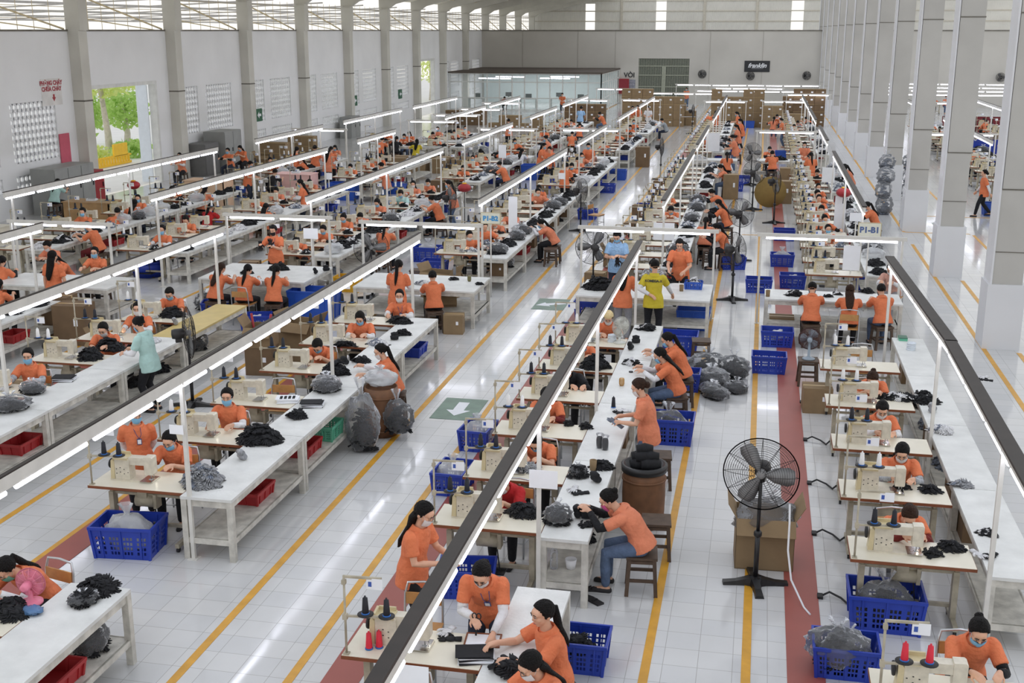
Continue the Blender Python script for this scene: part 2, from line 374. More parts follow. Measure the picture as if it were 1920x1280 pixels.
def person_geo(pose):
    if pose in GEO: return GEO[pose]
    p = POSES[pose]; j = rig(p); b = MB(); X = V((1, 0, 0)); sx = j['sx']
    loft(b, [(j['pel'] - j['s1'] * .07, X, j['dep1'], .11, .085), (j['pel'], X, j['dep1'], .155, .11), (j['waist'], X, j['dep1'], .122, .09),
             (j['chest'], sx, j['dep2'], .145, .108), (j['neck'] - j['s2'] * .06, sx, j['dep2'], .15, .074), (j['neck'] - j['s2'] * .01, sx, j['dep2'], .07, .058), (j['neck'] + j['hd'] * .03, sx, j['dep2'], .05, .052)])
    limb(b, [j['neck'] - j['s2'] * .04, j['neck'] + j['hd'] * .06, j['head'] - j['hd'] * .03], [.056, .05, .05], 14)
    head_mb(b, j['HM'])
    for k, sg in (('R', -1), ('L', 1)):
        limb(b, [j['sh' + k], j['sh' + k].lerp(j['el' + k], .5), j['el' + k], j['el' + k].lerp(j['wr' + k], .35), j['wr' + k]], [.05, .043, .036, .036, .0245], 12)
        fd = (j['wr' + k] - j['el' + k]).normalized()
        if p.get('sit') or p['pz'] < .83: fd = (fd + V((0, -.35, -.25))).normalized()
        hand(b, j['wr' + k], fd, sg, V((-sg * .45, 0, -.9)) if pose not in ('idle', 'walk') else V((-sg, 0, 0)))
        limb(b, [j['hip' + k], j['hip' + k].lerp(j['kn' + k], .5), j['kn' + k], j['kn' + k].lerp(j['an' + k], .35), j['an' + k]], [.082, .072, .052, .05, .034], 12)
        an = j['an' + k]; limb(b, [an + V((0, .03, -.045)), an + V((0, -.04, -.045)), an + V((0, -.13, -.055))], [.033, .034, .024], 10)
    g = dict(j=j, p=p)
    g['body'] = remesh(b, 'person_body', .0068, 3, SKIN)
    g['shirt'] = remesh(shirt_mb(p, j), 'shirt', .012, 3, ORANGE)
    t = MB()
    loft(t, [(j['pel'] + j['s1'] * .07, X, j['dep1'], .14, .108), (j['pel'], X, j['dep1'], .168, .128), (j['pel'] - j['s1'] * .07, X, j['dep1'], .13, .1)])
    for k in 'RL': limb(t, [j['hip' + k], j['hip' + k].lerp(j['kn' + k], .5), j['kn' + k], j['kn' + k].lerp(j['an' + k], .4), j['an' + k] + V((0, 0, .02))], [.096, .086, .066, .062, .05], 12)
    g['trousers'] = remesh(t, 'trousers', .014, 2, CLOTH['blkt'])
    for k in 'RL':
        s = MB(); e = j['sh' + k].lerp(j['el' + k], .66); w = j['wr' + k].lerp(j['el' + k], .06)
        s.tube([e, j['sh' + k].lerp(j['el' + k], .85), j['el' + k], j['el' + k].lerp(w, .35), w], [.052, .048, .046, .044, .033], 12)
        g['arm_sleeve' + k] = s.mesh('arm_sleeve', CLOTH['wht'])
    for k in 'RL':
        q = MB(); an = j['an' + k]; limb(q, [an + V((0, .035, -.06)), an + V((0, -.05, -.06)), an + V((0, -.135, -.065))], [.04, .042, .034], 10)
        for i, pt in enumerate(q.v): q.v[i] = V((pt.x, pt.y, max(pt.z, an.z - .08)))
        g['shoe' + k] = q.mesh('shoe', SHOE)
    c = MB(); M = j['HM']
    R0 = []
    for k, (rr, off) in enumerate(((.112, -.03), (.098, .004), (.084, .036), (.076, .036), (.074, .005))):
        cc = j['neck'] + j['s2'] * off
        R0.append([cc + sx * (cos(2 * pi * i / 18) * rr) + j['dep2'] * (sin(2 * pi * i / 18) * rr * .95) - V((0, 0, .012)) * (1 if sin(2 * pi * i / 18) < -.5 else 0) for i in range(18)])
    c.rings(R0, 0, True, False); g['collar'] = c.mesh('collar', ORANGE)
    # face mask: a thin shell over nose, mouth and chin
    mk = MB(); R1 = []
    for sgn in (1., .93):
        for i in range(7):
            el = -1.02 + 1.18 * i / 6
            R1.append([M @ V((sin(a) * .072 * cos(el * .8) * sgn, -.028 - cos(a) * (.084 if abs(a) < .3 else .076) * cos(el * .8) * sgn, -.030 + sin(el) * .092 * sgn)) for a in [(-1.25 + 2.5 * q / 12) for q in range(13)]])
    for q in range(2):
        b0 = len(mk.v)
        for r in R1[q * 7:q * 7 + 7]: mk.v += r
        for i in range(6):
            for k in range(12):
                f = [b0 + i * 13 + k, b0 + i * 13 + k + 1, b0 + (i + 1) * 13 + k + 1, b0 + (i + 1) * 13 + k]
                mk.face(f if q == 0 else f[::-1], 0, True)
    for sx_ in (-1, 1): mk.tube([M @ V((sx_ * .062, -.045, .0)), M @ V((sx_ * .076, -.005, .018)), M @ V((sx_ * .08, .03, .005)), M @ V((sx_ * .07, -.03, -.045))], .0018, 4)
    g['face_mask'] = mk.mesh('face_mask', MASKB)
    for s_, k in ((-1, 'R'), (1, 'L')):
        e = MB(); e.ball(M @ V((s_ * .029, -.0845, .010)), (.0135, .006, .0065), 10, 6, 0, M.to_3x3()); e.ball(M @ V((s_ * .029, -.089, .0095)), (.0062, .0035, .006), 8, 6, 1, M.to_3x3())
        e.tube([M @ V((s_ * .014, -.093, .012)), M @ V((s_ * .028, -.0935, .0175)), M @ V((s_ * .043, -.084, .012))], .0022, 5, 1)
        g['eye' + k] = e.mesh('eye', [EYEW, EYEK])
        e = MB(); e.tube([M @ V((s_ * .012, -.094, .029)), M @ V((s_ * .028, -.095, .036)), M @ V((s_ * .047, -.083, .030))], [.0028, .0036, .0022], 6); g['eyebrow' + k] = e.mesh('eyebrow', HAIR)
    e = MB(); e.tube([M @ V((-.02, -.088, -.058)), M @ V((0, -.0945, -.056)), M @ V((.02, -.088, -.058))], [.003, .0055, .003], 6); g['mouth'] = e.mesh('mouth', LIP)
    GEO[pose] = g
    return g
def hair_geo(pose, style):
    key = ('h', pose, style)
    if key in GEO: return GEO[key]
    g = person_geo(pose); j = g['j']; M = j['HM']; mb = MB()
    short = style in ('short', 'crop')
    def fn(d):
        f = -d.y - .42 * d.z + .1 * abs(d.x)            # big in front and low: keep the face clear
        if style == 'bangs': f -= .14
        if f > .56: return .80
        k = 1. - .2 * max(0, (f - .44) / .12)
        if d.z < (-.45 if short else -.62): k = .8
        return k * (1 + .025 * sin(d.x * 19) * cos(d.z * 13) + .012 * sin(41 * math.atan2(d.y, d.x)))
    mb.ball(M @ V((0, .016, .024)), (.087, .107, .102) if style != 'crop' else (.079, .098, .092), 30, 22, 0, M.to_3x3(), fn)
    bk = M.to_3x3() @ V((0, 1, 0)); top = M.to_3x3() @ V((0, 0, 1)); back = j['chest'] + j['dep2'] * .155
    if style == 'pony':
        a = M @ V((0, .1, .015)); mb.ball(a + bk * .012, (.026, .026, .026), 10, 7)
        tip = back + V((0, .0, -.02)); sh_ = j['neck'] + j['dep2'] * .11 - j['s2'] * .03; mid = sh_.lerp(a, .45) + j['dep2'] * .012
        mb.tube([a, a + bk * .026, mid, sh_, sh_.lerp(tip, .6), tip, tip - j['s2'] * .06], [.018, .03, .036, .036, .03, .02, .005], 10)
    elif style in ('long', 'bangs'):
        tip = back + V((0, .005, -.03)); R = []
        c0 = M @ V((0, .045, -.02)); c1 = M @ V((0, .075, -.09)); c2 = j['neck'] + j['dep2'] * .085; c3 = tip; c4 = tip - j['s2'] * .1 + j['dep2'] * .01
        for c, rx, ry in ((c0, .082, .07), (c1, .082, .05), (c2, .088, .038), (c3, .07, .028), (c4, .03, .012)):
            R.append([c + V((1, 0, 0)) * (cos(2 * pi * i / 14) * rx) + V((0, 1, .1)) * (sin(2 * pi * i / 14) * ry) for i in range(14)])
        mb.rings(R)
    elif style == 'bun':
        mb.ball(M @ V((0, .112, .055)), (.04, .036, .038), 14, 10, 0, None, lambda d: 1 + .06 * sin(d.x * 9 + d.z * 11))
    elif style == 'low':
        mb.ball(M @ V((0, .11, -.02)), (.05, .042, .045), 14, 10, 0, None, lambda d: 1 + .06 * sin(d.x * 9 + d.z * 11))
    elif style == 'short':
        mb.ball(M @ V((0, -.01, .085)), (.07, .07, .034), 16, 8, 0, M.to_3x3())
    me = mb.mesh('hair', HAIR); GEO[key] = me
    return me
def cap_geo(pose):
    key = ('cap', pose)
    if key in GEO: return GEO[key]
    M = person_geo(pose)['j']['HM']; mb = MB()
    mb.ball(M @ V((0, .012, .04)), (.092, .108, .098), 24, 14, 0, M.to_3x3(), lambda d: .8 if d.z < -.12 - .3 * d.y else 1)
    GEO[key] = mb.mesh('cap', mat('cream_knit_cap', (222, 200, 150), .85, .1, 30, .4, 60)); return GEO[key]
def badge_geo(pose):
    key = ('badge', pose)
    if key in GEO: return GEO[key]
    j = person_geo(pose)['j']; c = j['chest'] - j['dep2'] * .15 + V((.035, -.004, .0)); a = V((1, 0, 0)); b = j['s2']; mb = MB()
    M = Matrix(((a.x, j['dep2'].x, b.x, c.x), (a.y, j['dep2'].y, b.y, c.y), (a.z, j['dep2'].z, b.z, c.z), (0, 0, 0, 1)))
    mb.box(-.03, .03, -.004, .004, -.042, .042, 0, M); mb.box(-.022, .022, -.006, -.003, -.03, .03, 1, M)
    for s in (-1, 1): mb.tube([c + b * .04, c + b * .1 + V((s * .03, 0, 0)), j['neck'] - j['dep2'] * .06 + V((s * .05, 0, .01))], .004, 5, 0)
    GEO[key] = mb.mesh('name_badge', [mat('blue_lanyard', (66, 70, 120), .6, .1), PAPER]); return GEO[key]
def holder(pose, what):
    """hand-held things follow the hands of a pose"""
    j = person_geo(pose)['j']; return j['wrR'], j['wrL']
NPERS = 0
def person(pose, loc, face, label, shirt='o', hair='pony', mask='b', sleeve=None, trousers='blkt', near=True, hairm=None, cap=False, badge=False, scale=1., mid=True):
    """face: degrees; 0 looks towards -Y (the gallery), 90 towards +X, -90 towards -X, 180 away"""
    g = person_geo(pose); ch = []
    ch.append(S('shirt', g['shirt'], [S('collar', g['collar'])] if near else []))
    ch.append(S('trousers', g['trousers']))
    ch.append(S('hair', hair_geo(pose, hair)))
    if cap: ch.append(S('cap', cap_geo(pose)))
    if mask: ch.append(S('face_mask', g['face_mask']))
    if sleeve: ch += [S('arm_sleeve', g['arm_sleeveR']), S('arm_sleeve', g['arm_sleeveL'])]
    if mid: ch += [S('shoe', g['shoeR']), S('shoe', g['shoeL'])]
    if near:
        ch += [S('eye', g['eyeR']), S('eye', g['eyeL']), S('eyebrow', g['eyebrowR']), S('eyebrow', g['eyebrowL'])]
        if not mask: ch.append(S('mouth', g['mouth']))
    if badge: ch.append(S('name_badge', badge_geo(pose)))
    mm = dict(shirt=CLOTH[shirt], collar=CLOTH[shirt], trousers=CLOTH[trousers])
    if mask: mm['face_mask'] = dict(b=MASKB, w=MASKW, k=MASKK, p=MASKP, g=MASKG)[mask]
    if sleeve: mm['arm_sleeve'] = CLOTH[sleeve]
    if hairm: mm['hair'] = hairm
    sp = S('person', g['body'], ch)
    return inst(sp, label, 'person', loc, radians(face), None, mm, scale)
def head_off(pose):
    h = person_geo(pose)['j']['head']; return h.y, h.z

# ------------------------------------------------------------------ furniture and equipment specs
TZ = .785
def mk_station():
    W, D = 1.22, .58; x0, x1, y0, y1 = -W / 2, W / 2, -D / 2, D / 2
    top = MB().box(x0, x1, y0, y1, TZ - .028, TZ); edge = MB()
    for a in ((x0 - .004, x1 + .004, y0 - .005, y0 + .004), (x0 - .004, x1 + .004, y1 - .004, y1 + .005), (x0 - .005, x0 + .004, y0, y1), (x1 - .004, x1 + .005, y0, y1)):
        edge.box(*a, TZ - .036, TZ - .004)
    ch = [S('tabletop', top.mesh('tabletop', CREAM), [S('edge_band', edge.mesh('edge_band', BROWNE))])]
    for sx in (-1, 1):
        x = sx * .47; l = MB().box(x - .03, x + .03, -.05, .05, .10, .62).box(x - .018, x + .018, -.03, .03, .5, TZ - .03)
        l.box(x - .025, x + .025, -.27, .27, .06, .11).box(x - .025, x + .025, -.2, .2, TZ - .07, TZ - .03)
        cs = []
        for sy in (-.24, .24):
            c = MB().lathe([(.005, -.014), (.03, -.014), (.03, .014), (.005, .014)], (x, sy, .031), 12, 0, True, 'x').box(x - .012, x + .012, sy - .012, sy + .012, .03, .07)
            cs.append(S('caster', c.mesh('caster', DARK)))
        ch.append(S('leg', l.mesh('leg', IRON), cs))
    ch.append(S('crossbar', MB().bar((-.47, .06, .2), (.47, .06, .2), .04).bar((-.47, 0, .6), (.47, 0, .6), .03).mesh('crossbar', IRON)))
    ch.append(S('motor', MB().cyl((-.16, .02, .52), (.08, .02, .52), .085, n=14).box(-.12, .0, -.05, .09, .56, .72).box(.08, .12, -.05, .08, .44, .62).mesh('motor', [IRON])))
    ch.append(S('treadle', MB().box(-.2, .16, -.08, .16, .14, .155).bar((.1, .0, .15), (.06, .02, .45), .012).mesh('treadle', DARK)))
    # machine head: bed, tall flat column at the left, arm to the needle head at the right
    b = MB(); b.box(-.36, .26, -.09, .10, TZ, TZ + .018)
    M = Matrix.Translation((-.2, 0, TZ)); col = [(-.10, .0), (.12, .0), (.115, .27), (.085, .30), (-.07, .30), (-.1, .26)]
    MX = Matrix(((1, 0, 0, -.2), (0, 0, -1, 0), (0, 1, 0, TZ + .016), (0, 0, 0, 1)))
    b.prism(col, -.065, .07, 0, MX)
    b.prism([(.08, .2), (.40, .205), (.42, .225), (.42, .29), (.40, .305), (.08, .3)], -.05, .055, 0, MX)
    b.prism([(.33, .08), (.445, .08), (.455, .1), (.455, .31), (.435, .325), (.33, .32)], -.055, .06, 0, MX)
    cov = MB(); T = Matrix.Translation((-.2, -.01, TZ + .3)) @ Matrix.Rotation(radians(9), 4, 'X')
    cov.box(-.11, .10, -.075, .055, .0, .022, 0, T).box(-.11, -.085, -.07, .05, .02, .055, 0, T).box(-.085, .09, .04, .055, .02, .06, 0, T)
    belt = MB().prism([(-.165, 0), (-.105, 0), (-.1, .24), (-.13, .27), (-.15, .25)], -.05, .075, 0, MX)
    hw = MB().lathe([(.012, -.02), (.03, -.018), (.062, -.014), (.068, 0), (.062, .014), (.03, .016), (.012, .02)], (-.385, 0, TZ + .2), 18, 0, True, 'x')
    nb = MB().cyl((.19, 0, TZ + .02), (.19, 0, TZ + .1), .006, n=8).box(.165, .215, -.02, .02, TZ + .018, TZ + .03).cyl((.225, .01, TZ + .04), (.225, .01, TZ + .1), .005, n=6)
    plate = MB().box(.08, .25, -.11, .10, TZ + .018, TZ + .021)
    lamp = MB().ball((.215, .065, TZ + .1), .014, 8, 6)
    marks = MB()
    for q in range(7): marks.box(-.28 + .028 * (q % 4) * 2, -.265 + .028 * (q % 4) * 2, -.0725, -.071, TZ + .09 + .06 * (q // 4) + .02 * (q % 2), TZ + .1 + .06 * (q // 4) + .02 * (q % 2))
    for q_ in (b, cov, belt, hw, nb, plate, lamp, marks):
        for i_, v_ in enumerate(q_.v): q_.v[i_] = V((-.36 + (v_.x + .385) * .88 - .09, v_.y, TZ + (v_.z - TZ) * .92))
    ch.append(S('machine_head', b.mesh('machine_head', MACH), [S('cover', cov.mesh('cover', MACHY)), S('belt_guard', belt.mesh('belt_guard', MACHY)), S('handwheel', hw.mesh('handwheel', DARK)),
        S('needle_bar', nb.mesh('needle_bar', STEEL)), S('needle_plate', plate.mesh('needle_plate', STEEL)), S('lamp', lamp.mesh('lamp', LAMP)), S('screw', marks.mesh('screw', DARK))]))
    px, py = -.575, -.255
    st = MB().cyl((px, py, TZ), (px, py, TZ + .74), .011, n=8).bar((px, py, TZ + .73), (px + .33, py + .02, TZ + .73), .02).box(px - .025, px + .025, py - .025, py + .025, TZ, TZ + .012)
    st.bar((px, py, TZ + .36), (px + .38, py + .05, TZ + .36), .018).box(px - .018, px + .018, py - .018, py + .018, TZ + .66, TZ + .70).box(px - .02, px + .02, py - .02, py + .02, TZ + .33, TZ + .38)
    cs = []
    for x in (.17, .36):
        cs.append(S('spool_disc', MB().lathe([(.01, 0), (.07, .002), (.072, .008), (.01, .012)], (px + x, py + .04, TZ + .368), 16).mesh('spool_disc', DARK)))
    cs.append(S('tag', MB().box(px + .2, px + .34, py + .005, py + .009, TZ + .63, TZ + .73).box(px + .215, px + .245, py + .003, py + .006, TZ + .655, TZ + .7, 1).mesh('tag', [PAPER, PAPERB])))
    ch.append(S('thread_stand', st.mesh('thread_stand', IRON), cs))
    return S('sewing_station', None, ch)
def flat(sp, name, mats, pick):
    """one light version of a station for the far rows: fewer parts, same shape"""
    groups = {}
    def rec(q, key):
        key = pick.get(q['name'], key)
        if q['me'] is not None:
            mb, ml = groups.setdefault(key, (MB(), []))
            idx = []
            for m in q['me'].materials:
                if m not in ml: ml.append(m)
                idx.append(ml.index(m))
            b = len(mb.v); mb.v += [v.co.copy() for v in q['me'].vertices]
            for po in q['me'].polygons: mb.face([b + i for i in po.vertices], idx[po.material_index], po.use_smooth)
        for c in q['ch']: rec(c, key)
    rec(sp, 'frame')
    return S(name, None, [S(k, mb.mesh(k, ml)) for k, (mb, ml) in groups.items()])
STATION = mk_station()
STATION_FAR = flat(STATION, 'sewing_station', None, dict(tabletop='tabletop', leg='leg_frame', crossbar='leg_frame', motor='leg_frame', treadle='leg_frame', machine_head='machine_head', thread_stand='thread_stand'))

def mk_chair():
    t = MB(); pts = lambda x: [(x, .19, .012), (x, .19, .44), (x, .2, .62), (x, .215, .82)]
    t.tube([(-.19, .19, .012), (-.19, .19, .44), (-.185, .22, .72), (-.16, .235, .83), (0, .238, .845), (.16, .235, .83), (.185, .22, .72), (.19, .19, .44), (.19, .19, .012)], .0125, 8)
    t.tube([(-.19, -.18, .012), (-.19, -.17, .42), (-.19, .19, .43)], .0125, 8); t.tube([(.19, -.18, .012), (.19, -.17, .42), (.19, .19, .43)], .0125, 8)
    t.cyl((-.19, -.17, .41), (.19, -.17, .41), .011, n=8).cyl((-.19, -.175, .2), (.19, -.175, .2), .009, n=8)
    for s in (-1, 1): t.cyl((s * .19, -.175, .2), (s * .19, .19, .2), .009, n=8)
    seat = MB().box(-.2, .2, -.2, .18, .43, .452); bk = MB().box(-.175, .175, .2, .215, .62, .74)
    return S('metal_chair', None, [S('frame', t.mesh('frame', CHROME)), S('seat', seat.mesh('seat', WOOD)), S('backrest', bk.mesh('backrest', WOOD))])
CHAIR = mk_chair()
def mk_stool(h=.46, w=.34):
    q = w / 2; c = [S('seat', MB().box(-q, q, -q, q, h - .03, h).mesh('seat', WOODD))]
    for sx in (-1, 1):
        for sy in (-1, 1): c.append(S('leg', MB().bar((sx * (q - .01), sy * (q - .01), 0), (sx * (q - .035), sy * (q - .035), h - .03), .042).mesh('leg', WOODD)))
    r = MB(); e = q - .025
    for nm, z in (('stretcher', .18), ('apron', h - .06)):
        r = MB()
        for s in (-1, 1): r.bar((-e - .011, s * e, z), (e + .011, s * e, z), .022, .036).bar((s * e, -e - .011, z), (s * e, e + .011, z), .022, .036)
        c.append(S(nm, r.mesh(nm, WOODD)))
    return S('wooden_stool', None, c)
STOOL = mk_stool()
def mk_crate(w, d, h, m, name='plastic_crate', holes=True):
    mb = MB(); tp = .90
    def wall(P0, P1, nx):        # P0,P1 bottom corners (x,y) ; top is wider
        (ax, ay), (bx, by) = P0, P1; nz = 9
        def pt(u, v):
            k = tp + (1 - tp) * v; x = (ax + (bx - ax) * u) * k; y = (ay + (by - ay) * u) * k
            return V((x, y, .012 + (h - .012) * v))
        us = [0]; n = nx
        for i in range(n): us += [.06 + .88 * (i + .18) / n, .06 + .88 * (i + .82) / n]
        us.append(1); vs = [0, .12, .22, .28, .38, .44, .54, .60, .70, .76, .84, 1]
        idx = {}
        for i, u in enumerate(us):
            for j, v in enumerate(vs): idx[i, j] = len(mb.v); mb.v.append(pt(u, v))
        for i in range(len(us) - 1):
            for j in range(len(vs) - 1):
                blk = ((i - 1) // 2) % 4 == 3
                if holes and i % 2 == 1 and j % 2 == 1 and 0 < j < 9 and not blk: continue
                mb.face([idx[i, j], idx[i + 1, j], idx[i + 1, j + 1], idx[i, j + 1]])
    x, y = w / 2, d / 2
    wall((-x, -y), (x, -y), 15); wall((x, -y), (x, y), 11); wall((x, y), (-x, y), 15); wall((-x, y), (-x, -y), 11)
    mb.box(-x * tp, x * tp, -y * tp, y * tp, 0, .014)
    rim = MB()
    for a in ((-x - .018, x + .018, -y - .018, -y + .006), (-x - .018, x + .018, y - .006, y + .018), (-x - .018, -x + .006, -y, y), (x - .006, x + .018, -y, y)): rim.box(*a, h - .03, h + .004)
    rib = MB()
    for s in (-1, 1):
        for t in (-.33, 0, .33): rib.bar((w * t * .95, s * y * tp, .01), (w * t, s * y, h - .02), .02, .02)
        rib.bar((s * x * tp, -.0, .01), (s * x, 0, h - .02), .02, .02)
        for u in (-1, 1): rib.bar((s * x * tp, u * y * tp, .0), (s * x, u * y, h - .02), .03, .03)
    mb.add(rib)
    return S(name, None, [S('body', mb.mesh('body', m)), S('rim', rim.mesh('rim', m))])
CRATE = mk_crate(.60, .42, .33, BLUEC); BIGCRATE = mk_crate(.74, .50, .40, BLUEC); BIN = mk_crate(.66, .46, .42, BLUEB, holes=False)
YCRATE = mk_crate(.62, .42, .36, YELC, holes=False)
TRAY = mk_crate(.52, .34, .16, REDC, 'plastic_tray', False); BTRAY = mk_crate(.52, .34, .18, BLUEC, 'plastic_tray', False); GBASK = mk_crate(.46, .3, .22, GREENC, 'plastic_basket')
WT = {}
def worktable_spec(L, W, mt=None, h=TZ, shelf=True):
    k = (L, W, mt and mt.name, h, shelf)
    if k in WT: return WT[k]
    x, y = W / 2, L / 2; mt = mt or WHITEP
    c = [S('tabletop', MB().box(-x, x, -y, y, h - .035, h).mesh('tabletop', mt))]
    ap = MB()
    for s in (-1, 1): ap.box(s * (x - .03) - .012, s * (x - .03) + .012, -y + .06, y - .06, h - .12, h - .035).box(-x + .06, x - .06, s * (y - .035) - .012, s * (y - .035) + .012, h - .12, h - .035)
    c.append(S('apron', ap.mesh('apron', WHITEOLD)))
    for sx in (-1, 1):
        for sy in (-1, 1):
            cx, cy = sx * (x - .035), sy * (y - .04); c.append(S('leg', MB().box(cx - .035, cx + .035, cy - .035, cy + .035, 0, h - .035).mesh('leg', WHITEOLD)))
    if shelf: c.append(S('shelf', MB().box(-x + .02, x - .02, -y + .02, y - .02, .25, .27).box(-x + .01, -x + .04, -y + .07, y - .07, .21, .27).box(x - .04, x - .01, -y + .07, y - .07, .21, .27).box(-x + .07, x - .07, -y + .015, -y + .045, .2, .27).box(-x + .07, x - .07, y - .045, y - .015, .2, .27).mesh('shelf', WHITEOLD)))
    WT[k] = S('worktable', None, c); return WT[k]
def mk_fan(R=.43, hub=1.28, foot=True):
    base = MB()
    for a in range(4):
        d = V((cos(a * pi / 2 + .15), sin(a * pi / 2 + .15), 0)); n = V((-d.y, d.x, 0)); b = len(base.v)
        for t, w, z in ((.02, .08, .10), (.12, .05, .075), (.22, .045, .05), (.36, .05, .035)):
            base.v += [d * t + n * w, d * t + n * w * .8 + V((0, 0, z)), d * t - n * w * .8 + V((0, 0, z)), d * t - n * w]
        for i in range(3):
            for k in range(4): q = b + i * 4; base.face([q + k, q + (k + 1) % 4, q + 4 + (k + 1) % 4, q + 4 + k])
        base.face([b, b + 1, b + 2, b + 3]); base.face([b + 15, b + 14, b + 13, b + 12])
    pole = MB().cyl((0, 0, .05), (0, 0, .62), .028, n=12).cyl((0, 0, .6), (0, 0, hub - .1), .02, n=12).lathe([(.035, 0), (.045, .01), (.045, .05), (.03, .07)], (0, 0, .58), 12)
    return base, pole
def fan_head(R, wr=.0018):
    # faces -Y
    g = MB()
    for i in range(15):
        r = R * (.17 + .83 * i / 14); 
        for s in (-1, 1):
            y = s * .085 * (1 - (r / R) ** 3); 
            g.tube([(r * cos(t), y - .02, r * sin(t)) for t in [2 * pi * k / 40 for k in range(40)]], wr if i < 14 else .007, 4, 0, True)
    for k in range(12):
        a = 2 * pi * k / 12
        for s in (-1, 1):
            g.tube([(R * q * cos(a), s * .085 * (1 - q ** 3) - .02, R * q * sin(a)) for q in (.12, .4, .7, .9, 1.)], .003, 4)
    m = MB().lathe([(.02, -.26), (.075, -.25), (.085, -.2), (.085, -.07), (.05, -.05)], (0, 0, 0), 16, 0, True, 'y').box(-.03, .03, .1, .2, -.14, -.06)
    b = MB().lathe([(.012, -.03), (.05, -.03), (.05, .05), (.02, .06)], (0, 0, 0), 12, 0, True, 'y')
    for k in range(3):
        a0 = 2 * pi * k / 3; n0 = len(b.v)
        for r, w, tw in ((.05, .05, .5), (R * .4, .10, .42), (R * .75, .13, .34), (R * .9, .09, .3)):
            for s, th in ((-1, 0), (0, 0), (1, 0), (0, .006)):
                an = a0 + s * w / max(r, .1) * .8; b.v.append(V((r * cos(an), -.02 + s * w * tw * .5 + th, r * sin(an))))
        for i in range(3):
            for q in range(4): c0 = n0 + i * 4; b.face([c0 + q, c0 + (q + 1) % 4, c0 + 4 + (q + 1) % 4, c0 + 4 + q], 0, True)
        b.face([n0 + 12, n0 + 13, n0 + 14, n0 + 15])
    return g, m, b
def fan_spec(R, hub, yaw, foot=True, mt=None):
    mt = mt or FANM; g, m, b = fan_head(R, .0045 if not foot else .0018); base, pole = mk_fan(R, hub)
    key = ('fan', R, mt.name)
    if key not in GEO: GEO[key] = (g.mesh('guard', mt), m.mesh('motor', mt), b.mesh('blade', mat('dusty_grey_fan_blade', (140, 140, 140), .5, .2, 9)))
    gm, mm, bm = GEO[key]
    c = [S('guard', gm, (), (0, 0, hub), (0, 0, yaw)), S('motor', mm, (), (0, 0, hub), (0, 0, yaw)), S('blade', bm, (), (0, 0, hub), (0, 0, yaw))]
    if foot: c += [S('base', base.mesh('base', BLACKM)), S('pole', pole.mesh('pole', BLACKM))]
    return S('pedestal_fan', None, c)
def wall_fan_spec():
    sp = fan_spec(.36, 0, 0, False); sp = S('wall_fan', None, [q for q in sp['ch']] + [S('bracket', MB().box(-.04, .04, .2, .46, -.05, .0).box(-.08, .08, .44, .48, -.16, .1).mesh('bracket', BLACKM))]); return sp
def table_fan_spec(mg, mbody, h=.3, R=.15):
    g, m, b = fan_head(R); k = .5
    def sh(mb): 
        for i, v in enumerate(mb.v): mb.v[i] = V((v.x, v.y * k, v.z))
        return mb
    base = MB().lathe([(.0, 0), (.11, 0), (.11, .018), (.06, .035), (.025, .05), (.02, h - .07)], (0, 0, 0), 18)
    m2 = MB().lathe([(.02, -.13), (.04, -.12), (.045, -.03)], (0, 0, h), 14, 0, True, 'y').box(-.015, .015, .02, .06, h - .09, h)
    return S('table_fan', None, [S('base', base.mesh('base', mbody)), S('motor', m2.mesh('motor', mbody)), S('guard', sh(g).mesh('guard', mg), (), (0, -.02, h)), S('blade', sh(b).mesh('blade', mbody), (), (0, -.02, h))])
CT = {}
def carton_spec(w, d, h, op=False, m=None):
    m = m or CARD; k = (w, d, h, op, m.name)
    if k in CT: return CT[k]
    x, y = w / 2, d / 2; mb = MB()
    c = []
    if op:
        for a in ((-x, x, -y, -y + .008), (-x, x, y - .008, y), (-x, -x + .008, -y, y), (x - .008, x, -y, y)): mb.box(*a, 0, h)
        mb.box(-x, x, -y, y, 0, .01); fl = MB()
        for s in (-1, 1):
            fl.box(-x, x, 0, .2, -.004, .004, 0, Matrix.Translation((0, s * y, h)) @ Matrix.Rotation(radians(-50 * s), 4, 'X') @ Matrix.Rotation(pi if s < 0 else 0, 4, 'Z'))
            fl.box(-.004, .004, -y, y, -.2, 0, 0, Matrix.Translation((s * x, 0, h)) @ Matrix.Rotation(radians(-150 * s), 4, 'Y'))
        c.append(S('flap', fl.mesh('flap', m)))
    else:
        mb.box(-x, x, -y, y, 0, h); c.append(S('tape', MB().box(-x - .001, x + .001, -.03, .03, h - .05, h + .001).mesh('tape', TAPE)))
        c.append(S('label', MB().box(x * .3, x * .55, -y - .002, -y, h * .5, h * .68).mesh('label', PAPER)))
    CT[k] = S('carton', None, [S('body', mb.mesh('body', m))] + c); return CT[k]
def far_carton(w, d, h, m):
    k = ('far', w, d, h, m.name)
    if k not in CT: CT[k] = MB().box(-w / 2, w / 2, -d / 2, d / 2, 0, h).box(-w / 2 - .001, w / 2 + .001, -.03, .03, h - .05, h + .001, 1).box(w * .12, w * .32, -d / 2 - .002, -d / 2, h * .5, h * .7, 2).box(-w / 2, w / 2, -d / 2 - .001, -d / 2, h * .97, h, 1).mesh('carton', [m, TAPE, PAPER])
    return CT[k]
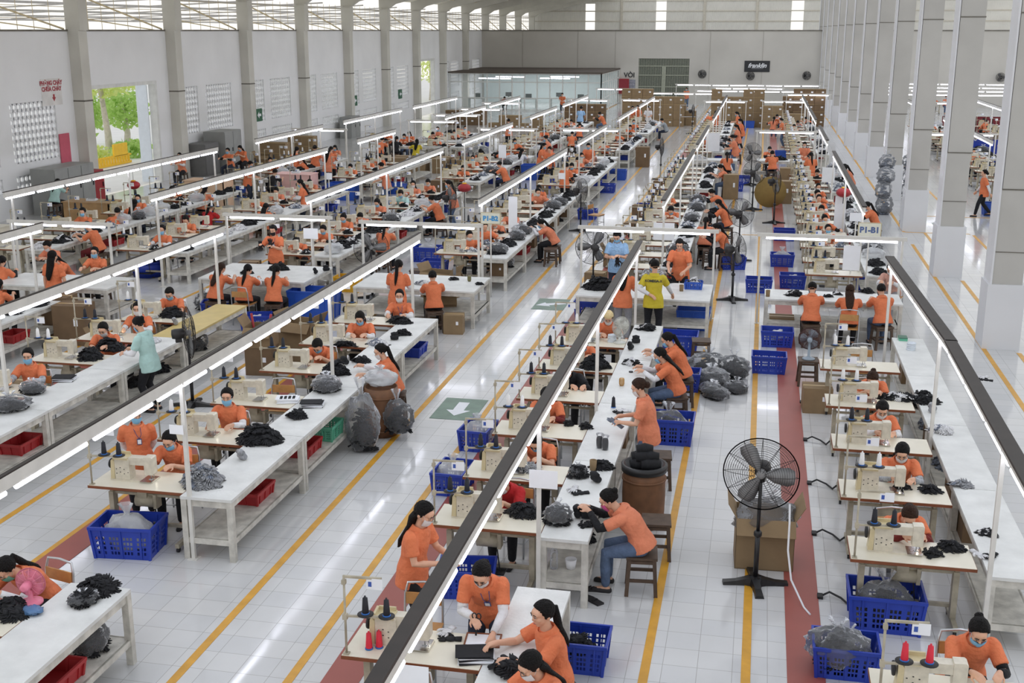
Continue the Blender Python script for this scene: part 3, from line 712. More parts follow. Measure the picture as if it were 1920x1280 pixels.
def glove_mb():
    g = MB(); g.ball((0, 0, 0), (.048, .062, .014), 8, 5)
    for i, (x, L, a) in enumerate(((-.036, .062, .18), (-.013, .075, .05), (.012, .072, -.06), (.035, .056, -.2))):
        p = V((x, .045, 0)); q = p + V((-sin(a) * L, cos(a) * L, RN.uniform(-.01, .015))); g.tube([p, p.lerp(q, .6), q], [.013, .012, .006], 5)
    g.tube([(.04, -.01, 0), (.072, .022, .004), (.08, .045, .006)], [.016, .014, .007], 5); g.tube([(0, -.04, 0), (0, -.095, 0)], [.035, .04], 8)
    for i, v in enumerate(g.v):
        if v.y < -.03: g.v[i] = V((v.x, v.y, v.z * .4))
    return g
GLV = [glove_mb() for _ in range(3)]
PILES = {}
def pile_mesh(n, rx, ry, h, m, seed, m2=None, sc_=1.):
    k = (n, rx, ry, h, m.name, seed, m2 and m2.name)
    if k in PILES: return PILES[k]
    r = random.Random(seed); mb = MB()
    mb.ball((0, 0, 0), (rx * .8, ry * .8, h * .72), 14, 8)
    for i, v in enumerate(mb.v): mb.v[i] = V((v.x, v.y, max(.002, v.z)))
    for i in range(n):
        a = r.uniform(0, 2 * pi); q = math.sqrt(r.random()); z = h * (1 - q * q) * r.uniform(.75, 1.0) + .018
        tl = q * .9
        sq = sc_ * .85; M = Matrix.Translation((rx * .86 * q * cos(a), ry * .86 * q * sin(a), z)) @ Matrix.Rotation(a, 4, 'Z') @ Matrix.Rotation(tl * .8, 4, 'Y') @ Matrix.Rotation(r.uniform(-.35, .35), 4, 'X') @ Matrix.Rotation(r.uniform(0, 6.3), 4, 'Z') @ Matrix.Scale(sq, 4)
        mb.add(GLV[i % 3], M, 1 if m2 and r.random() < .33 else 0)
    for i, v in enumerate(mb.v):
        if v.z < .004: mb.v[i] = V((v.x, v.y, .004))
    PILES[k] = mb.mesh('glove_pile', [m, m2] if m2 else m); return PILES[k]
BAGS = {}
def bag_spec(rx, ry, h, seed, dark=True, milky=False, tail=True, cm=None):
    cm = cm or (GLOVEK, None); k = (rx, ry, h, seed, dark, milky, cm[0].name)
    if k in BAGS: return BAGS[k]
    r = random.Random(seed); ph = [r.uniform(0, 6) for _ in range(6)]
    def fn(d):
        w = .09 * sin(7 * d.x + ph[0]) * cos(6 * d.y + ph[1]) + .06 * sin(13 * d.z + ph[2] + 5 * d.x) + .05 * cos(11 * d.y + 9 * d.z + ph[3])
        return 1 + w
    mb = MB().ball((0, 0, h * .5), (rx, ry, h * .55), 26, 16, 0, None, fn)
    for i, v in enumerate(mb.v): mb.v[i] = V((v.x, v.y, max(.003, v.z)))
    if tail:
        a = r.uniform(0, 6.3); n = 12; R = []
        for z, q in ((.92, .3), (1.08, .1), (1.2, .16), (1.38, .3)):
            R.append([V((rx * q * cos(2 * pi * i / n) * (1 + .3 * sin(3 * i)) + .12 * h * (z - .9) * cos(a), ry * q * sin(2 * pi * i / n) * (1 + .3 * cos(2 * i)), h * z)) for i in range(n)])
        mb.rings(R, 0, True, False)
    c = []
    if dark: c.append(S('contents', pile_mesh(34, rx * .78, ry * .78, h * .8, cm[0], seed % 3, cm[1]), (), (0, 0, .01)))
    BAGS[k] = S('plastic_bag', None, [S('film', mb.mesh('film', PLASTICW if milky else PLASTIC))] + c); return BAGS[k]
def cone_mesh(m, mb2=None):
    k = ('cone', m.name)
    if k not in GEO:
        GEO[k] = MB().lathe([(.012, 0), (.036, .002), (.036, .012), (.03, .014)], (0, 0, 0), 12, 1).lathe([(.030, .012), (.031, .02), (.022, .15), (.008, .155), (.008, .17)], (0, 0, 0), 12, 0).mesh('thread_cone', [m, THREADB])
    return GEO[k]
def barrel_spec(m=WOODB):
    k = ('barrel', m.name)
    if k in GEO: return GEO[k]
    b = MB().lathe([(.05, 0), (.25, 0), (.265, .2), (.27, .4), (.265, .6), (.255, .76), (.235, .76), (.23, .7), (.05, .7)], (0, 0, 0), 26); rim = MB()
    for z in (.1, .62): rim.lathe([(.268, z - .012), (.279, z - .012), (.279, z + .012), (.268, z + .012)], (0, 0, 0), 26)
    GEO[k] = S('barrel', None, [S('body', b.mesh('body', m)), S('band', rim.mesh('band', WOODB))]); return GEO[k]
BARREL = barrel_spec()
def tubes_along(a, b, n, z, gap=.16, off=(0, 0)):
    a = V(a); b = V(b); L = (b - a).length; d = (b - a) / L; step = L / n; out = []
    for i in range(n):
        p = a + d * (i * step + gap / 2); q = a + d * ((i + 1) * step - gap / 2)
        out.append((V((p.x + off[0], p.y + off[1], z)), V((q.x + off[0], q.y + off[1], z))))
    return out
def light_rail(x, y0, y1, poles, label, black=True, z=2.22, x1=None, pitch=1.32, bw=.052):
    """a trunking rail along the row with tubes under it, on white poles"""
    x1 = x if x1 is None else x1; e = bpy.data.objects.new('light_rail', None); COL.objects.link(e); e.location = (x, y0, 0)
    tag(e, label, 'light rail'); D = V((x1 - x, y1 - y0, 0)); L = D.length; d = D.normalized(); nrm = V((d.y, -d.x, 0))
    M = Matrix(((nrm.x, d.x, 0, 0), (nrm.y, d.y, 0, 0), (0, 0, 1, 0), (0, 0, 0, 1)))
    link('rail', MB().box(-.026, .026, 0, L, z - .055, z + .055, 0, M).box(-.018, .018, 0, L, z - .075, z - .055, 0, M).mesh('rail', RAILW), e)
    bw_, bh_ = (bw, .03) if black else (.024, .014)
    if black is not None: link('cable_trunking', MB().box(-bw_, bw_, -.02, L + .02, z + .055, z + .055 + bh_, 0, M).mesh('cable_trunking', RAILB), e)
    for p, q in tubes_along((0, 0, 0), D, max(1, round(L / pitch)), z - (.085 if bw > .06 else .1)):
        link('light_tube', MB().cyl(p, q, .026, n=8).mesh('light_tube', TUBE), e)
    for py in poles:
        c = d * (py - y0); link('pole', MB().box(c.x - .022, c.x + .022, c.y - .022, c.y + .022, 0, z - .03).box(c.x - .06, c.x + .06, c.y - .06, c.y + .06, 0, .008).mesh('pole', RAILW), e)
    return e
def light_frame(x0, x1, y, label, z=1.86, dy=0., n=2, poles=True):
    e = bpy.data.objects.new('overhead_light', None); COL.objects.link(e); e.location = (x0, y, 0); tag(e, label, 'light frame')
    W = x1 - x0
    link('crossbar', MB().box(-.08, W + .08, -.03, .03, z + .0, z + .075).mesh('crossbar', RAILW), e)
    for p, q in tubes_along((.02, 0, 0), (W - .02, 0, 0), n, z - .02): link('light_tube', MB().cyl(p, q, .027, n=8).mesh('light_tube', TUBE), e)
    if poles:
        for X in (0, W): link('pole', MB().box(X - .022, X + .022, -.022, .022, 0, z).box(X - .05, X + .05, -.05, .05, 0, .008).mesh('pole', RAILW), e)
    return e

# ------------------------------------------------------------------ camera, sky, room shell
cam = bpy.data.cameras.new('camera'); cam.lens = 2200 / 1920 * 36; cam.sensor_width = 36; cam.clip_end = 600
co = bpy.data.objects.new('camera', cam); COL.objects.link(co); sc.camera = co
F_, D_ = 2200., V((477, 583, 2200)).normalized()
u_ = V((0, 2200, -583)).normalized(); x_ = V((D_.y * u_.z - D_.z * u_.y, D_.z * u_.x - D_.x * u_.z, D_.x * u_.y - D_.y * u_.x))
if x_.x < 0: x_ = -x_
co.matrix_world = Matrix(((x_.x, x_.y, -x_.z, 0), (D_.x, D_.y, -D_.z, 0), (u_.x, u_.y, -u_.z, 6.0), (0, 0, 0, 1)))
sc.view_settings.view_transform = 'Standard'; sc.view_settings.look = 'None'; sc.view_settings.gamma = 1
sc.view_settings.use_curve_mapping = False; sc.view_settings.exposure = EXPO
w = bpy.data.worlds.new('overcast_sky'); sc.world = w; w.use_nodes = True
wn = w.node_tree.nodes; wl = w.node_tree.links; bg = wn['Background']
tcw = wn.new('ShaderNodeTexCoord'); sp_ = wn.new('ShaderNodeSeparateXYZ'); wl.new(tcw.outputs['Generated'], sp_.inputs[0])
rp = wn.new('ShaderNodeValToRGB'); wl.new(sp_.outputs['Z'], rp.inputs['Fac'])
rp.color_ramp.elements[0].position = 0.; rp.color_ramp.elements[0].color = (1.25, 1.22, 1.15, 1)
rp.color_ramp.elements[1].position = .6; rp.color_ramp.elements[1].color = (.93, .97, 1.04, 1)
wl.new(rp.outputs['Color'], bg.inputs['Color']); bg.inputs['Strength'].default_value = SKY
cy = sc.cycles; cy.max_bounces = 7; cy.diffuse_bounces = 4; cy.glossy_bounces = 3; cy.transparent_max_bounces = 24; cy.transmission_bounces = 3
cy.caustics_reflective = False; cy.caustics_refractive = False; cy.sample_clamp_indirect = 6.; cy.use_denoising = True

XL, YB = -24., 101.8
struct('floor', MB().box(XL, 32, -6, 126, -.12, 0), FLOORM, 'white glazed tile factory floor')
struct('ground_outside', MB().box(-70, XL - .3, 0, 150, -.3, -.02), mat('pale_concrete_yard', (240, 238, 232), .8, .05, 1), 'pale concrete yard outside the door')
def marking(n, x0, x1, y0, y1, m, lab, z=.004): struct(n, MB().box(x0, x1, y0, y1, .0005, z), m, lab)
k = 0
for x, y0, y1 in ((-5.22, 4, 100), (-4.14, 4, 100), (-.83, 4, 100), (.13, 4, 36), (.13, 41, 100), (4.47, 4, 35.3), (4.47, 37.5, 97), (5.08, 27.2, 30.2), (5.08, 33.9, 37.4), (5.08, 20, 23.3), (6.47, 33.6, 37.3), (6.47, 41, 60), (-9.15, 8, 24), (-8.05, 8, 100), (-12.9, 10, 100), (-11.95, 26, 100), (-16.4, 20, 90)):
    k += 1; marking('floor_line_%d' % k, x - .045, x + .045, y0, y1, YELLINE, 'worn yellow line painted on the floor')
for x0, x1, y in ((-.4, .13, 36), (-.4, .13, 41), (4.5, 6.4, 37.5), (5.1, 9, 41)): 
    k += 1; marking('floor_line_%d' % k, x0, x1, y - .04, y + .04, YELLINE, 'yellow cross line on the floor')
for i, (x0, x1, y0, y1) in enumerate(((.52, .88, 4, 74), (-3.83, -3.47, 4, 74), (-8.02, -7.66, 4, 22.5), (-12.1, -11.74, 8, 22))):
    marking('floor_strip_%d' % (i + 1), x0, x1, y0, y1, REDSTRIP, 'dull red strip along the machine row', .006)
for i, (x, y, rr) in enumerate(((-4.6, 17.75, 0), (-4.45, 25.55, 1), (3.35, 37.2, 0), (3.4, 43.7, 0), (5.9, 39, 1))):
    o = link('floor_arrow', MB().box(-.36, .36, -.55, .55, .0005, .006).prism([(0, -.36), (.2, -.08), (.09, -.08), (.09, .34), (-.09, .34), (-.09, -.08), (-.2, -.08)], .006, .008, 1, Matrix.Rotation((0, -1.1)[rr], 4, 'Z')).mesh('floor_arrow', [GREENARROW, PAPER]), None, (x, y, 0))
    tag(o, ('green floor decal with white arrow in left aisle, nearer one', 'green floor decal with white arrow in left aisle, farther one', 'green floor decal beside yellow line near the columns, nearer one', 'green floor decal beside yellow line near the columns, farther one', 'green floor decal behind the second square column')[i], 'floor decal')

# left wall with breeze-block grilles and clerestory openings
PITCH = 7.06; CY = [38.45 + PITCH * i for i in range(-3, 13)]
wl_ = MB(); T = .22; X0, X1 = XL - T, XL
panels = []; Y0 = CY[0]
wl_.box(X0, X1, CY[0], 125, 3.68, 6.0); wl_.box(X0, X1, CY[0], 41.2 - 2.9, 1.32, 1.72)
def solid(y0, y1, z0, z1): wl_.box(X0, X1, y0, y1, z0, z1)
DOORS = ((38.95, 44.3, 3.95), (81.6, 86.2, 3.9))
wl2 = MB()
segs = []
for i, c in enumerate(CY[:-1]):
    b = c; e = c + PITCH
    dd = [d for d in DOORS if d[0] >= b - .2 and d[1] <= e + .3]
    if dd:
        d = dd[0]; segs.append((b, d[0], 'w')); segs.append((d[0], d[1], 'd')); segs.append((d[1], e, 'w'))
    else:
        segs += [(b, b + .45, 'w'), (b + .45, b + 2.55, 'p'), (b + 2.55, b + 3.3, 'w'), (b + 3.3, b + 5.9, 'P'), (b + 5.9, e, 'w')]
wall = MB(); wall.box(X0, X1, CY[0], 124.5, 3.95, 6.0)
def grille(L, rows, cols, H):
    """a breeze-block screen: small arched openings through a thin wall"""
    g = MB(); cw = L / cols; ch = H / rows; n = 8
    for r in range(rows):
        for c in range(cols):
            y0, z0 = c * cw, r * ch; cy_, cz = y0 + cw / 2, z0 + ch * .45
            hole = [(cy_ + cw * .41 * cos(a), cz + ch * (.42 if sin(a) > 0 else .30) * sin(a)) for a in [pi / n + 2 * pi * k / n for k in range(n)]]
            out = []
            for hy, hz in hole:
                dy, dz = hy - cy_, hz - (z0 + ch / 2); q = max(abs(dy) / (cw / 2), abs(dz) / (ch / 2), 1e-6); out.append((cy_ + dy / q, z0 + ch / 2 + dz / q))
            base = len(g.v)
            for x in (0, -.07):
                g.v += [V((x, a, b)) for a, b in hole] + [V((x, a, b)) for a, b in out]
            for k in range(n):
                k2 = (k + 1) % n
                g.face([base + k, base + n + k, base + n + k2, base + k2]); g.face([base + 2 * n + k, base + 2 * n + k2, base + 3 * n + k2, base + 3 * n + k])
                g.face([base + k, base + k2, base + 2 * n + k2, base + 2 * n + k])
    return g
GP = {'p': grille(2.1, 8, 9, 1.96).mesh('breeze_block_screen', WALLP), 'P': grille(2.6, 8, 11, 1.96).mesh('breeze_block_screen', WALLP)}
GL = {'p': grille(2.1, 2, 9, .5).mesh('low_breeze_block_screen', WALLP), 'P': grille(2.6, 2, 11, .5).mesh('low_breeze_block_screen', WALLP)}
nw = 0
for y0, y1, t in segs:
    if t == 'w': wall.box(X0, X1, y0, y1, 0, 3.95)
    elif t == 'd': pass
    else:
        wall.box(X0, X1, y0, y1, 3.68, 3.95); wall.box(X0, X1, y0, y1, 1.32, 1.72); wall.box(X0, X1, y0, y1, 0, .82)
        nw += 1; struct('window_%d' % nw, GP[t], None, 'breeze-block screen with small openings', (XL - .04, y0, 1.72))
        nw += 1; struct('window_%d' % nw, GL[t], None, 'low breeze-block screen with small openings', (XL - .04, y0, .82))
struct('wall_left', wall, WALLP, 'tall white side wall')
struct('trim_1', MB().box(X0 - .02, X1 + .03, CY[0], 124.5, 5.97, 6.03), mat('stained_ledge_edge', (120, 116, 108), .8, .3, 3), 'dark stained ledge on top of side wall')
for i, d in enumerate(DOORS):
    fr = MB().box(XL - .25, XL + .05, d[0] - .12, d[0] + .03, 0, d[2] + .1).box(XL - .25, XL + .05, d[1] - .03, d[1] + .12, 0, d[2] + .1).box(XL - .25, XL + .05, d[0] + .03, d[1] - .03, d[2] - .03, d[2] + .1)
    struct('door_%d_frame' % (i + 1), fr, WHITEP, 'white frame of an open factory doorway')
leaf = struct('door_1', MB().box(XL - .75, XL - .27, 44.14, 44.2, 0, 3.88).box(XL - .75, XL - .27, 44.2, 44.22, .1, .2), mat('pale_blue_white_door', (226, 234, 242), .5, .05), 'pale open door leaf')
# wall columns with roof beams
ROOFZ = lambda x: 7.45 + .237 * (x - XL)
for i, c in enumerate(CY):
    m = MB().box(XL, XL + .42, c, c + .55, 0, 6.0).box(XL - .05, XL + .5, c, c + .55, 6.0, 7.32)
    for kk in range(8): m.box(XL + .02 + .06 * kk, XL + .05 + .06 * kk, c - .02, c + .01, 7.26, 7.36)
    m.prism([(XL - .1, 7.32), (XL + .5, 7.32), (XL + .95, 7.62), (XL + 9, 7.62 + 8.05 * .237), (XL + 9, 8.1 + 8.05 * .237), (XL - .1, 7.9)], -c - .42, -c - .12, 0, Matrix(((1, 0, 0, 0), (0, 0, -1, 0), (0, 1, 0, 0), (0, 0, 0, 1))))
    m.box(XL, XL + .44, c - .01, c + .56, 3.55, 3.6, 1)
    struct('column_left_%d' % (i + 1), m, [COLG, mat('dark_joint_line', (110, 106, 98), .8, .2)], 'grey wall column carrying a sloped roof beam')
rf = MB(); n0 = len(rf.v)
rf.v += [V((XL - .6, CY[0], 7.9)), V((XL + 8.6, CY[0], 7.9 + 9.2 * .237)), V((XL + 8.6, 125, 7.9 + 9.2 * .237)), V((XL - .6, 125, 7.9))]
rf.v += [p + V((0, 0, .06)) for p in rf.v[n0:n0 + 4]]
for q in ((0, 1, 2, 3), (7, 6, 5, 4), (0, 4, 5, 1), (1, 5, 6, 2), (2, 6, 7, 3), (3, 7, 4, 0)): rf.face([n0 + a for a in q])
struct('ceiling', rf, corrugated('ribbed_roof_sheet', (232, 226, 208), 3., 'Y'), 'sloped ribbed roof sheet over the left side')
pu = MB()
for kk in range(1, 8):
    x = XL + kk * 1.15; z = 7.9 + (x - XL + .6) * .237 - .1; pu.box(x - .04, x + .04, CY[0], 125, z - .08, z + .08)
struct('trim_2', pu, mat('cream_purlin_paint', (216, 206, 182), .6, .1), 'long roof purlins')
# clerestory struts and mesh wires
for i, c in enumerate(CY[:-1]):
    st = MB().bar((XL - .1, c + .6, 7.3), (XL - .1, c + PITCH - .05, 6.05), .05).bar((XL - .35, c + .6, 6.5), (XL - .35, c + PITCH, 6.0), .035)
    for q in range(1, 7): st.cyl((XL - .05, c + .55 + q * .93, 6.0), (XL - .05, c + .55 + q * .93, 7.4), .010, n=5)
    for q in range(1, 4): st.cyl((XL - .05, c + .55, 6.0 + q * .4), (XL - .05, c + PITCH, 6.0 + q * .4), .010, n=5)
    struct('window_%d' % (nw + 1 + i), st, mat('cream_strut_paint', (222, 206, 168), .6, .1), 'open clerestory with diagonal strut and wires')
# annex canopy seen through the clerestory
an = MB()
for dx, z in ((2, 7.32), (5, 7.1), (9, 6.88), (14, 6.74), (20, 6.62)): an.box(XL - dx - .06, XL - dx, 20, 150, z - .05, z + .05, 1)
for q in range(16):
    an.bar((XL - .5, 30 + 7 * q, 7.5), (XL - 20.2, 30 + 7 * q, 6.66), .05, .07, 1)
struct('ceiling_outside', an, [mat('bright_translucent_canopy', (244, 242, 236), .6, 0, trans=.85), mat('grey_canopy_purlin', (176, 172, 168), .6, .1)], 'open canopy purlins beyond the clerestory')
# far gable of ribbed sheet with three tall openings, partition wall below
gb = MB(); YG = 124.5; xs = [XL - .3, -18.35, -17.35, -11.1, -10.05, 2.35, 3.55, 33]
for a in range(0, 8, 2): gb.box(xs[a], xs[a + 1], YG, YG + .15, 0, 13)
for a in (1, 3, 5): gb.box(xs[a], xs[a + 1], YG, YG + .15, 0, 6.05)
gb.box(xs[1], xs[2], YG, YG + .15, 8.65, 13)
struct('wall_back_gable', gb, corrugated('pale_ribbed_wall_sheet', (226, 224, 216), 3.2), 'pale ribbed metal gable wall')
gr = MB()
for z in (6.9, 7.9, 8.9): gr.box(XL, 33, YG - .06, YG, z - .05, z + .05)
for x in (-14.6, -6.2, -1, 6.4, 9.6, 14, 19): gr.box(x - .12, x + .12, YG - .1, YG, 5, 12)
struct('trim_3', gr, mat('pale_girt_paint', (204, 198, 184), .6, .1), 'horizontal girts on the gable')
bw = MB(); GX0, GX1, GZ = -10.4, -6.16, 3.72
bw.box(XL, GX0, YB, YB + .2, 0, 6).box(GX1, 33, YB, YB + .2, 0, 6).box(GX0, GX1, YB, YB + .2, GZ, 6)
struct('wall_back', bw, WALLB, 'broad back partition wall')
struct('trim_4', MB().box(XL, 33, YB - .05, YB + .25, 5.95, 6.04), mat('stained_ledge_edge', (120, 116, 108)), 'dark ledge on top of partition')
ps = MB()
for x in (-20.4, -15.6, -12.4, -4.5, -.2, 8.5, 13): ps.box(x - .02, x + .02, YB - .02, YB, 0, 5.95)
struct('trim_5', ps, mat('wall_joint_grey', (176, 172, 164), .8, .1), 'vertical joints of partition')
gt = MB().box(GX0, GX1, YB + .1, YB + .14, 0, GZ); gb2 = MB()  # first sheet is dark colour standing in for dimness behind the gate bars
for q in range(38): x = GX0 + .06 + q * (GX1 - GX0 - .12) / 37; gb2.box(x - .022, x + .022, YB + .03, YB + .07, 0, GZ)
for z in (.4, 1.4, 2.35, 3.1): gb2.box(GX0, GX1, YB, YB + .04, z - .04, z + .04)
gb2.box(-8.42, -8.1, YB - .02, YB + .06, 0, 3.1)
g_ = struct('door_2', gt, mat('painted_gate_gap_shade', (84, 92, 84), .6, .15, 2), 'tall folding steel gate with painted shade behind bars, back partition')
link('gate_bar', gb2.mesh('gate_bar', mat('pale_green_gate_bar', (158, 162, 146), .6, .1)), g_)
# sign, wall fans on the partition
s_ = link('wall_sign', MB().box(-1.03, 1.03, -.05, 0, -.45, .45).mesh('wall_sign', SIGNK), None, (-.6, YB, 3.12)); tag(s_, 'dark wall sign with white slanted lettering on back partition', 'sign')
text('lettering', 'franklin', .5, PAPER, s_, (0, -.06, .06), (radians(90), 0, 0), .004, .35, .012)
link('underline', MB().box(-.45, .5, -.056, -.05, -.2, -.13).mesh('underline', mat('dim_grey_letter_line', (120, 122, 126), .6)), s_)
for i, (px, z) in enumerate(((-5.05, 2.48), (-1.1, 2.36), (3.42, 2.42), (18.4, 2.4))):
    inst(wall_fan_spec(), 'round black wall fan ' + ('left of dark sign', 'directly under the dark sign', 'between dark sign and first column', 'seen far right between the columns')[i], 'wall fan', (px, YB - .46, z), (.2, .25, .3, -.2)[i])
v_ = link('notice_board', MB().box(-.5, .5, -.04, 0, -.42, .42).mesh('notice_board', mat('grey_notice_print', (150, 152, 164), .6, .5, 9)), None, (-11.15, YB - .01, 1.55)); tag(v_, 'grey notice board beside the red cabinet on back wall', 'notice board')
text('lettering', 'V\u00d2I', .55, SIGNK, v_, (-.02, -.03, .78), (radians(90), 0, 0), .004, 0, .012)
v_ = link('hose_cabinet', MB().box(-.42, .42, -.25, 0, -.62, .62).mesh('hose_cabinet', REDP), None, (-11.6, YB - .01, 1.42)); tag(v_, 'red fire hose cabinet on back wall by glass room', 'cabinet')
link('door', MB().box(-.36, .36, -.27, -.25, -.55, .55).mesh('door', mat('dull_dark_red_door', (140, 40, 52), .5, .1)), v_)
# glass office at the back left
GXa, GXb, GYa, GH = -23.9, -12.05, 90.5, 2.82
go = bpy.data.objects.new('glass_office', None); COL.objects.link(go); go.location = (GXa, GYa, 0); tag(go, 'glass-walled office with brown flat roof in far corner', 'office')
W_, DD = GXb - GXa, YB - GYa - .05
fr = MB()
for q in range(13):
    x = W_ * q / 12; fr.box(x - .04, x + .04, -.04, .04, 0, GH)
for q in range(9):
    y = DD * q / 8; fr.box(W_ - .04, W_ + .04, y - .04, y + .04, 0, GH)
for z in (.06, .95, 2.15, GH - .05): fr.box(0, W_, -.035, .035, z - .035, z + .035).box(W_ - .035, W_ + .035, 0, DD, z - .035, z + .035)
link('frame', fr.mesh('frame', WHITEP), go)
gl = mat('greenish_window_glass', (214, 230, 228), .05, 0, alpha=.12)
link('glass', MB().box(0, W_, -.006, .006, .1, GH - .1).box(W_ - .006, W_ + .006, 0, DD, .1, GH - .1).mesh('glass', gl), go)
link('roof', MB().box(-.1, W_ + .12, -.25, DD, GH, GH + .1).mesh('roof', mat('brown_roof_board', (88, 78, 70), .8, .2, 2)), go)
link('back_panel', MB().box(.1, W_ - .1, DD - .06, DD - .02, 0, GH).mesh('back_panel', mat('pale_office_wall', (214, 226, 226), .7, .05)), go)
for q, (xa, xb, yq) in enumerate(((1.6, 4.2, 3), (6.4, 8.8, 4), (2.2, 4.6, 6.5), (6.6, 9, 7.5))): link('light_tube', MB().cyl((xa, yq, 2.3), (xb, yq, 2.3), .035, n=8).mesh('light_tube', TUBE), go)
la = bpy.data.lights.new('added_office_fill', 'AREA'); la.shape = 'RECTANGLE'; la.size = 9; la.size_y = 7; la.energy = 420; la.color = (.94, .98, 1.)  # added area light, brightens the office beyond what its tubes give
lo_ = bpy.data.objects.new('added_office_fill', la); COL.objects.link(lo_); lo_.parent = go; lo_.location = (W_ / 2, DD / 2, GH - .12)
for i in range(5):
    x = GXa + 1.4 + i * 2.1; o = link('desk', MB().box(-.7, .7, -.35, .35, .7, .74).box(-.68, -.62, -.33, .33, 0, .7).box(.62, .68, -.33, .33, 0, .7).box(-.25, .25, .05, .09, .8, 1.12, 1).box(-.06, .06, .04, .1, .74, .82, 1).mesh('desk', [mat('office_desk_top', (170, 172, 168), .5, .1), DARK]), None, (x, GYa + 3.2 + (i % 2) * 2.2, 0)); tag(o, 'office desk with dark screen inside glass office, %s from left' % ORD[i], 'desk')

# column row between the two bays
for i in range(13):
    y = 23.5 + PITCH * i; x0, x1 = 4.43, 5.12
    m = MB().box(x0, x1, y, y + .75, 0, 1.28, 1).box(x0 + .06, x1 - .06, y + .06, y + .7, 1.28, 3.1).box(x0 + .09, x1 - .03, y + .06, y + .7, 3.1, 9.6)
    m.box(x0 + .04, x0 + .075, y + .04, y + .72, 1.28, 9.6, 1).box(x0 + .05, x1 - .05, y + .05, y + .71, 1.9, 1.915, 2).box(x0 + .05, x1 - .02, y + .05, y + .71, 3.09, 3.115, 2).box(x0 + .07, x1 - .02, y + .05, y + .71, 6.3, 6.325, 2)
    struct('column_right_%d' % (i + 1), m, [COLP, COLB, mat('dark_joint_line', (110, 106, 98))], 'square pale column with white boxed base')
# things on and by the left wall
o = link('wall_notice', MB().box(0, .01, -.6, .6, -.45, .45).mesh('wall_notice', mat('flaking_white_wall_patch', (224, 222, 220), .7, .1, 3)), None, (XL, 37.15, 3.95)); tag(o, 'faded red painted notice with arrow on side wall', 'notice')
text('lettering', 'PH\u00d2NG CH\u00c1Y\nCH\u1eeeA CH\u00c1Y', .2, mat('faded_red_paint', (176, 84, 92), .7, .2, 20), o, (.015, .0, .2), (radians(90), 0, radians(90)), .003, 0, .01)
link('arrow', MB().prism([(-.05, .12), (.05, .12), (.05, .02), (.11, .02), (0, -.12), (-.11, .02), (-.05, .02)], .012, .016, 0, Matrix(((0, 0, 1, 0), (1, 0, 0, .1), (0, 1, 0, -.2), (0, 0, 0, 1)))).mesh('arrow', REDP), o)
for i, (y, z) in enumerate(((54.3, 1.72), (68.4, 1.62), (77.6, 1.55))):
    o = link('exit_sign', MB().box(0, .05, -.35, .35, -.3, .3).prism([(-.22, 0), (-.02, .16), (-.02, .06), (.2, .06), (.2, -.06), (-.02, -.06), (-.02, -.16)], .05, .056, 1, Matrix(((0, 0, 1, 0), (1, 0, 0, 0), (0, 1, 0, 0), (0, 0, 0, 1)))).mesh('exit_sign', [GREENS, PAPER]), None, (XL, y, z + .3))
    tag(o, 'green exit sign with white arrow on side wall, %s from the door' % ORD[i], 'exit sign')
def cabinet(name, lab, loc, w, d, h, m, n=2):
    e = bpy.data.objects.new(name, None); COL.objects.link(e); e.location = loc; tag(e, lab, 'cabinet')
    link('body', MB().box(-d / 2, d / 2 - .02, -w / 2, w / 2, 0, h).mesh('body', m), e)
    for q in range(n):
        y0 = -w / 2 + w * q / n; dr = link('door', MB().box(d / 2 - .02, d / 2, y0 + .02, y0 + w / n - .02, .06, h - .04).mesh('door', m), e)
        link('handle', MB().box(d / 2, d / 2 + .025, y0 + w / n - .14, y0 + w / n - .1, h * .5, h * .5 + .16).mesh('handle', DARK), dr)
cabinet('steel_cabinet', 'grey double-door steel cabinet by side wall left of doorway', (XL + .75, 36.2, 0), 2.4, .9, 1.55, GREYM, 3)
cabinet('steel_cabinet', 'grey steel cabinet by side wall right of doorway', (XL + .8, 48.55, 0), 1.7, 1.0, 1.75, GREYM)
cabinet('steel_cabinet', 'low dark steel cabinet under breeze-block screen', (XL + .7, 46.85, 0), 1.3, .8, 1.35, mat('dark_grey_cabinet', (108, 108, 108), .6, .1), 1)
cabinet('fire_cabinet', 'red fire cabinet against column left of doorway', (XL + .75, 38.0, 0), .7, .5, 1.2, REDP, 1)
cabinet('steel_cabinet', 'grey locker by side wall below the second exit sign', (XL + .7, 65.5, 0), 1.6, .7, 1.2, GREYM)
for i, (y, zc, wz) in enumerate(((37.6, 1.75, .75),)):
    o = link('wall_banner', MB().box(0, .03, -.3, .3, -wz, wz).mesh('wall_banner', mat('rose_red_banner', (206, 96, 116), .7, .06)), None, (XL + .02, y, zc)); tag(o, 'rose red hanging banner on side wall by the column', 'banner')
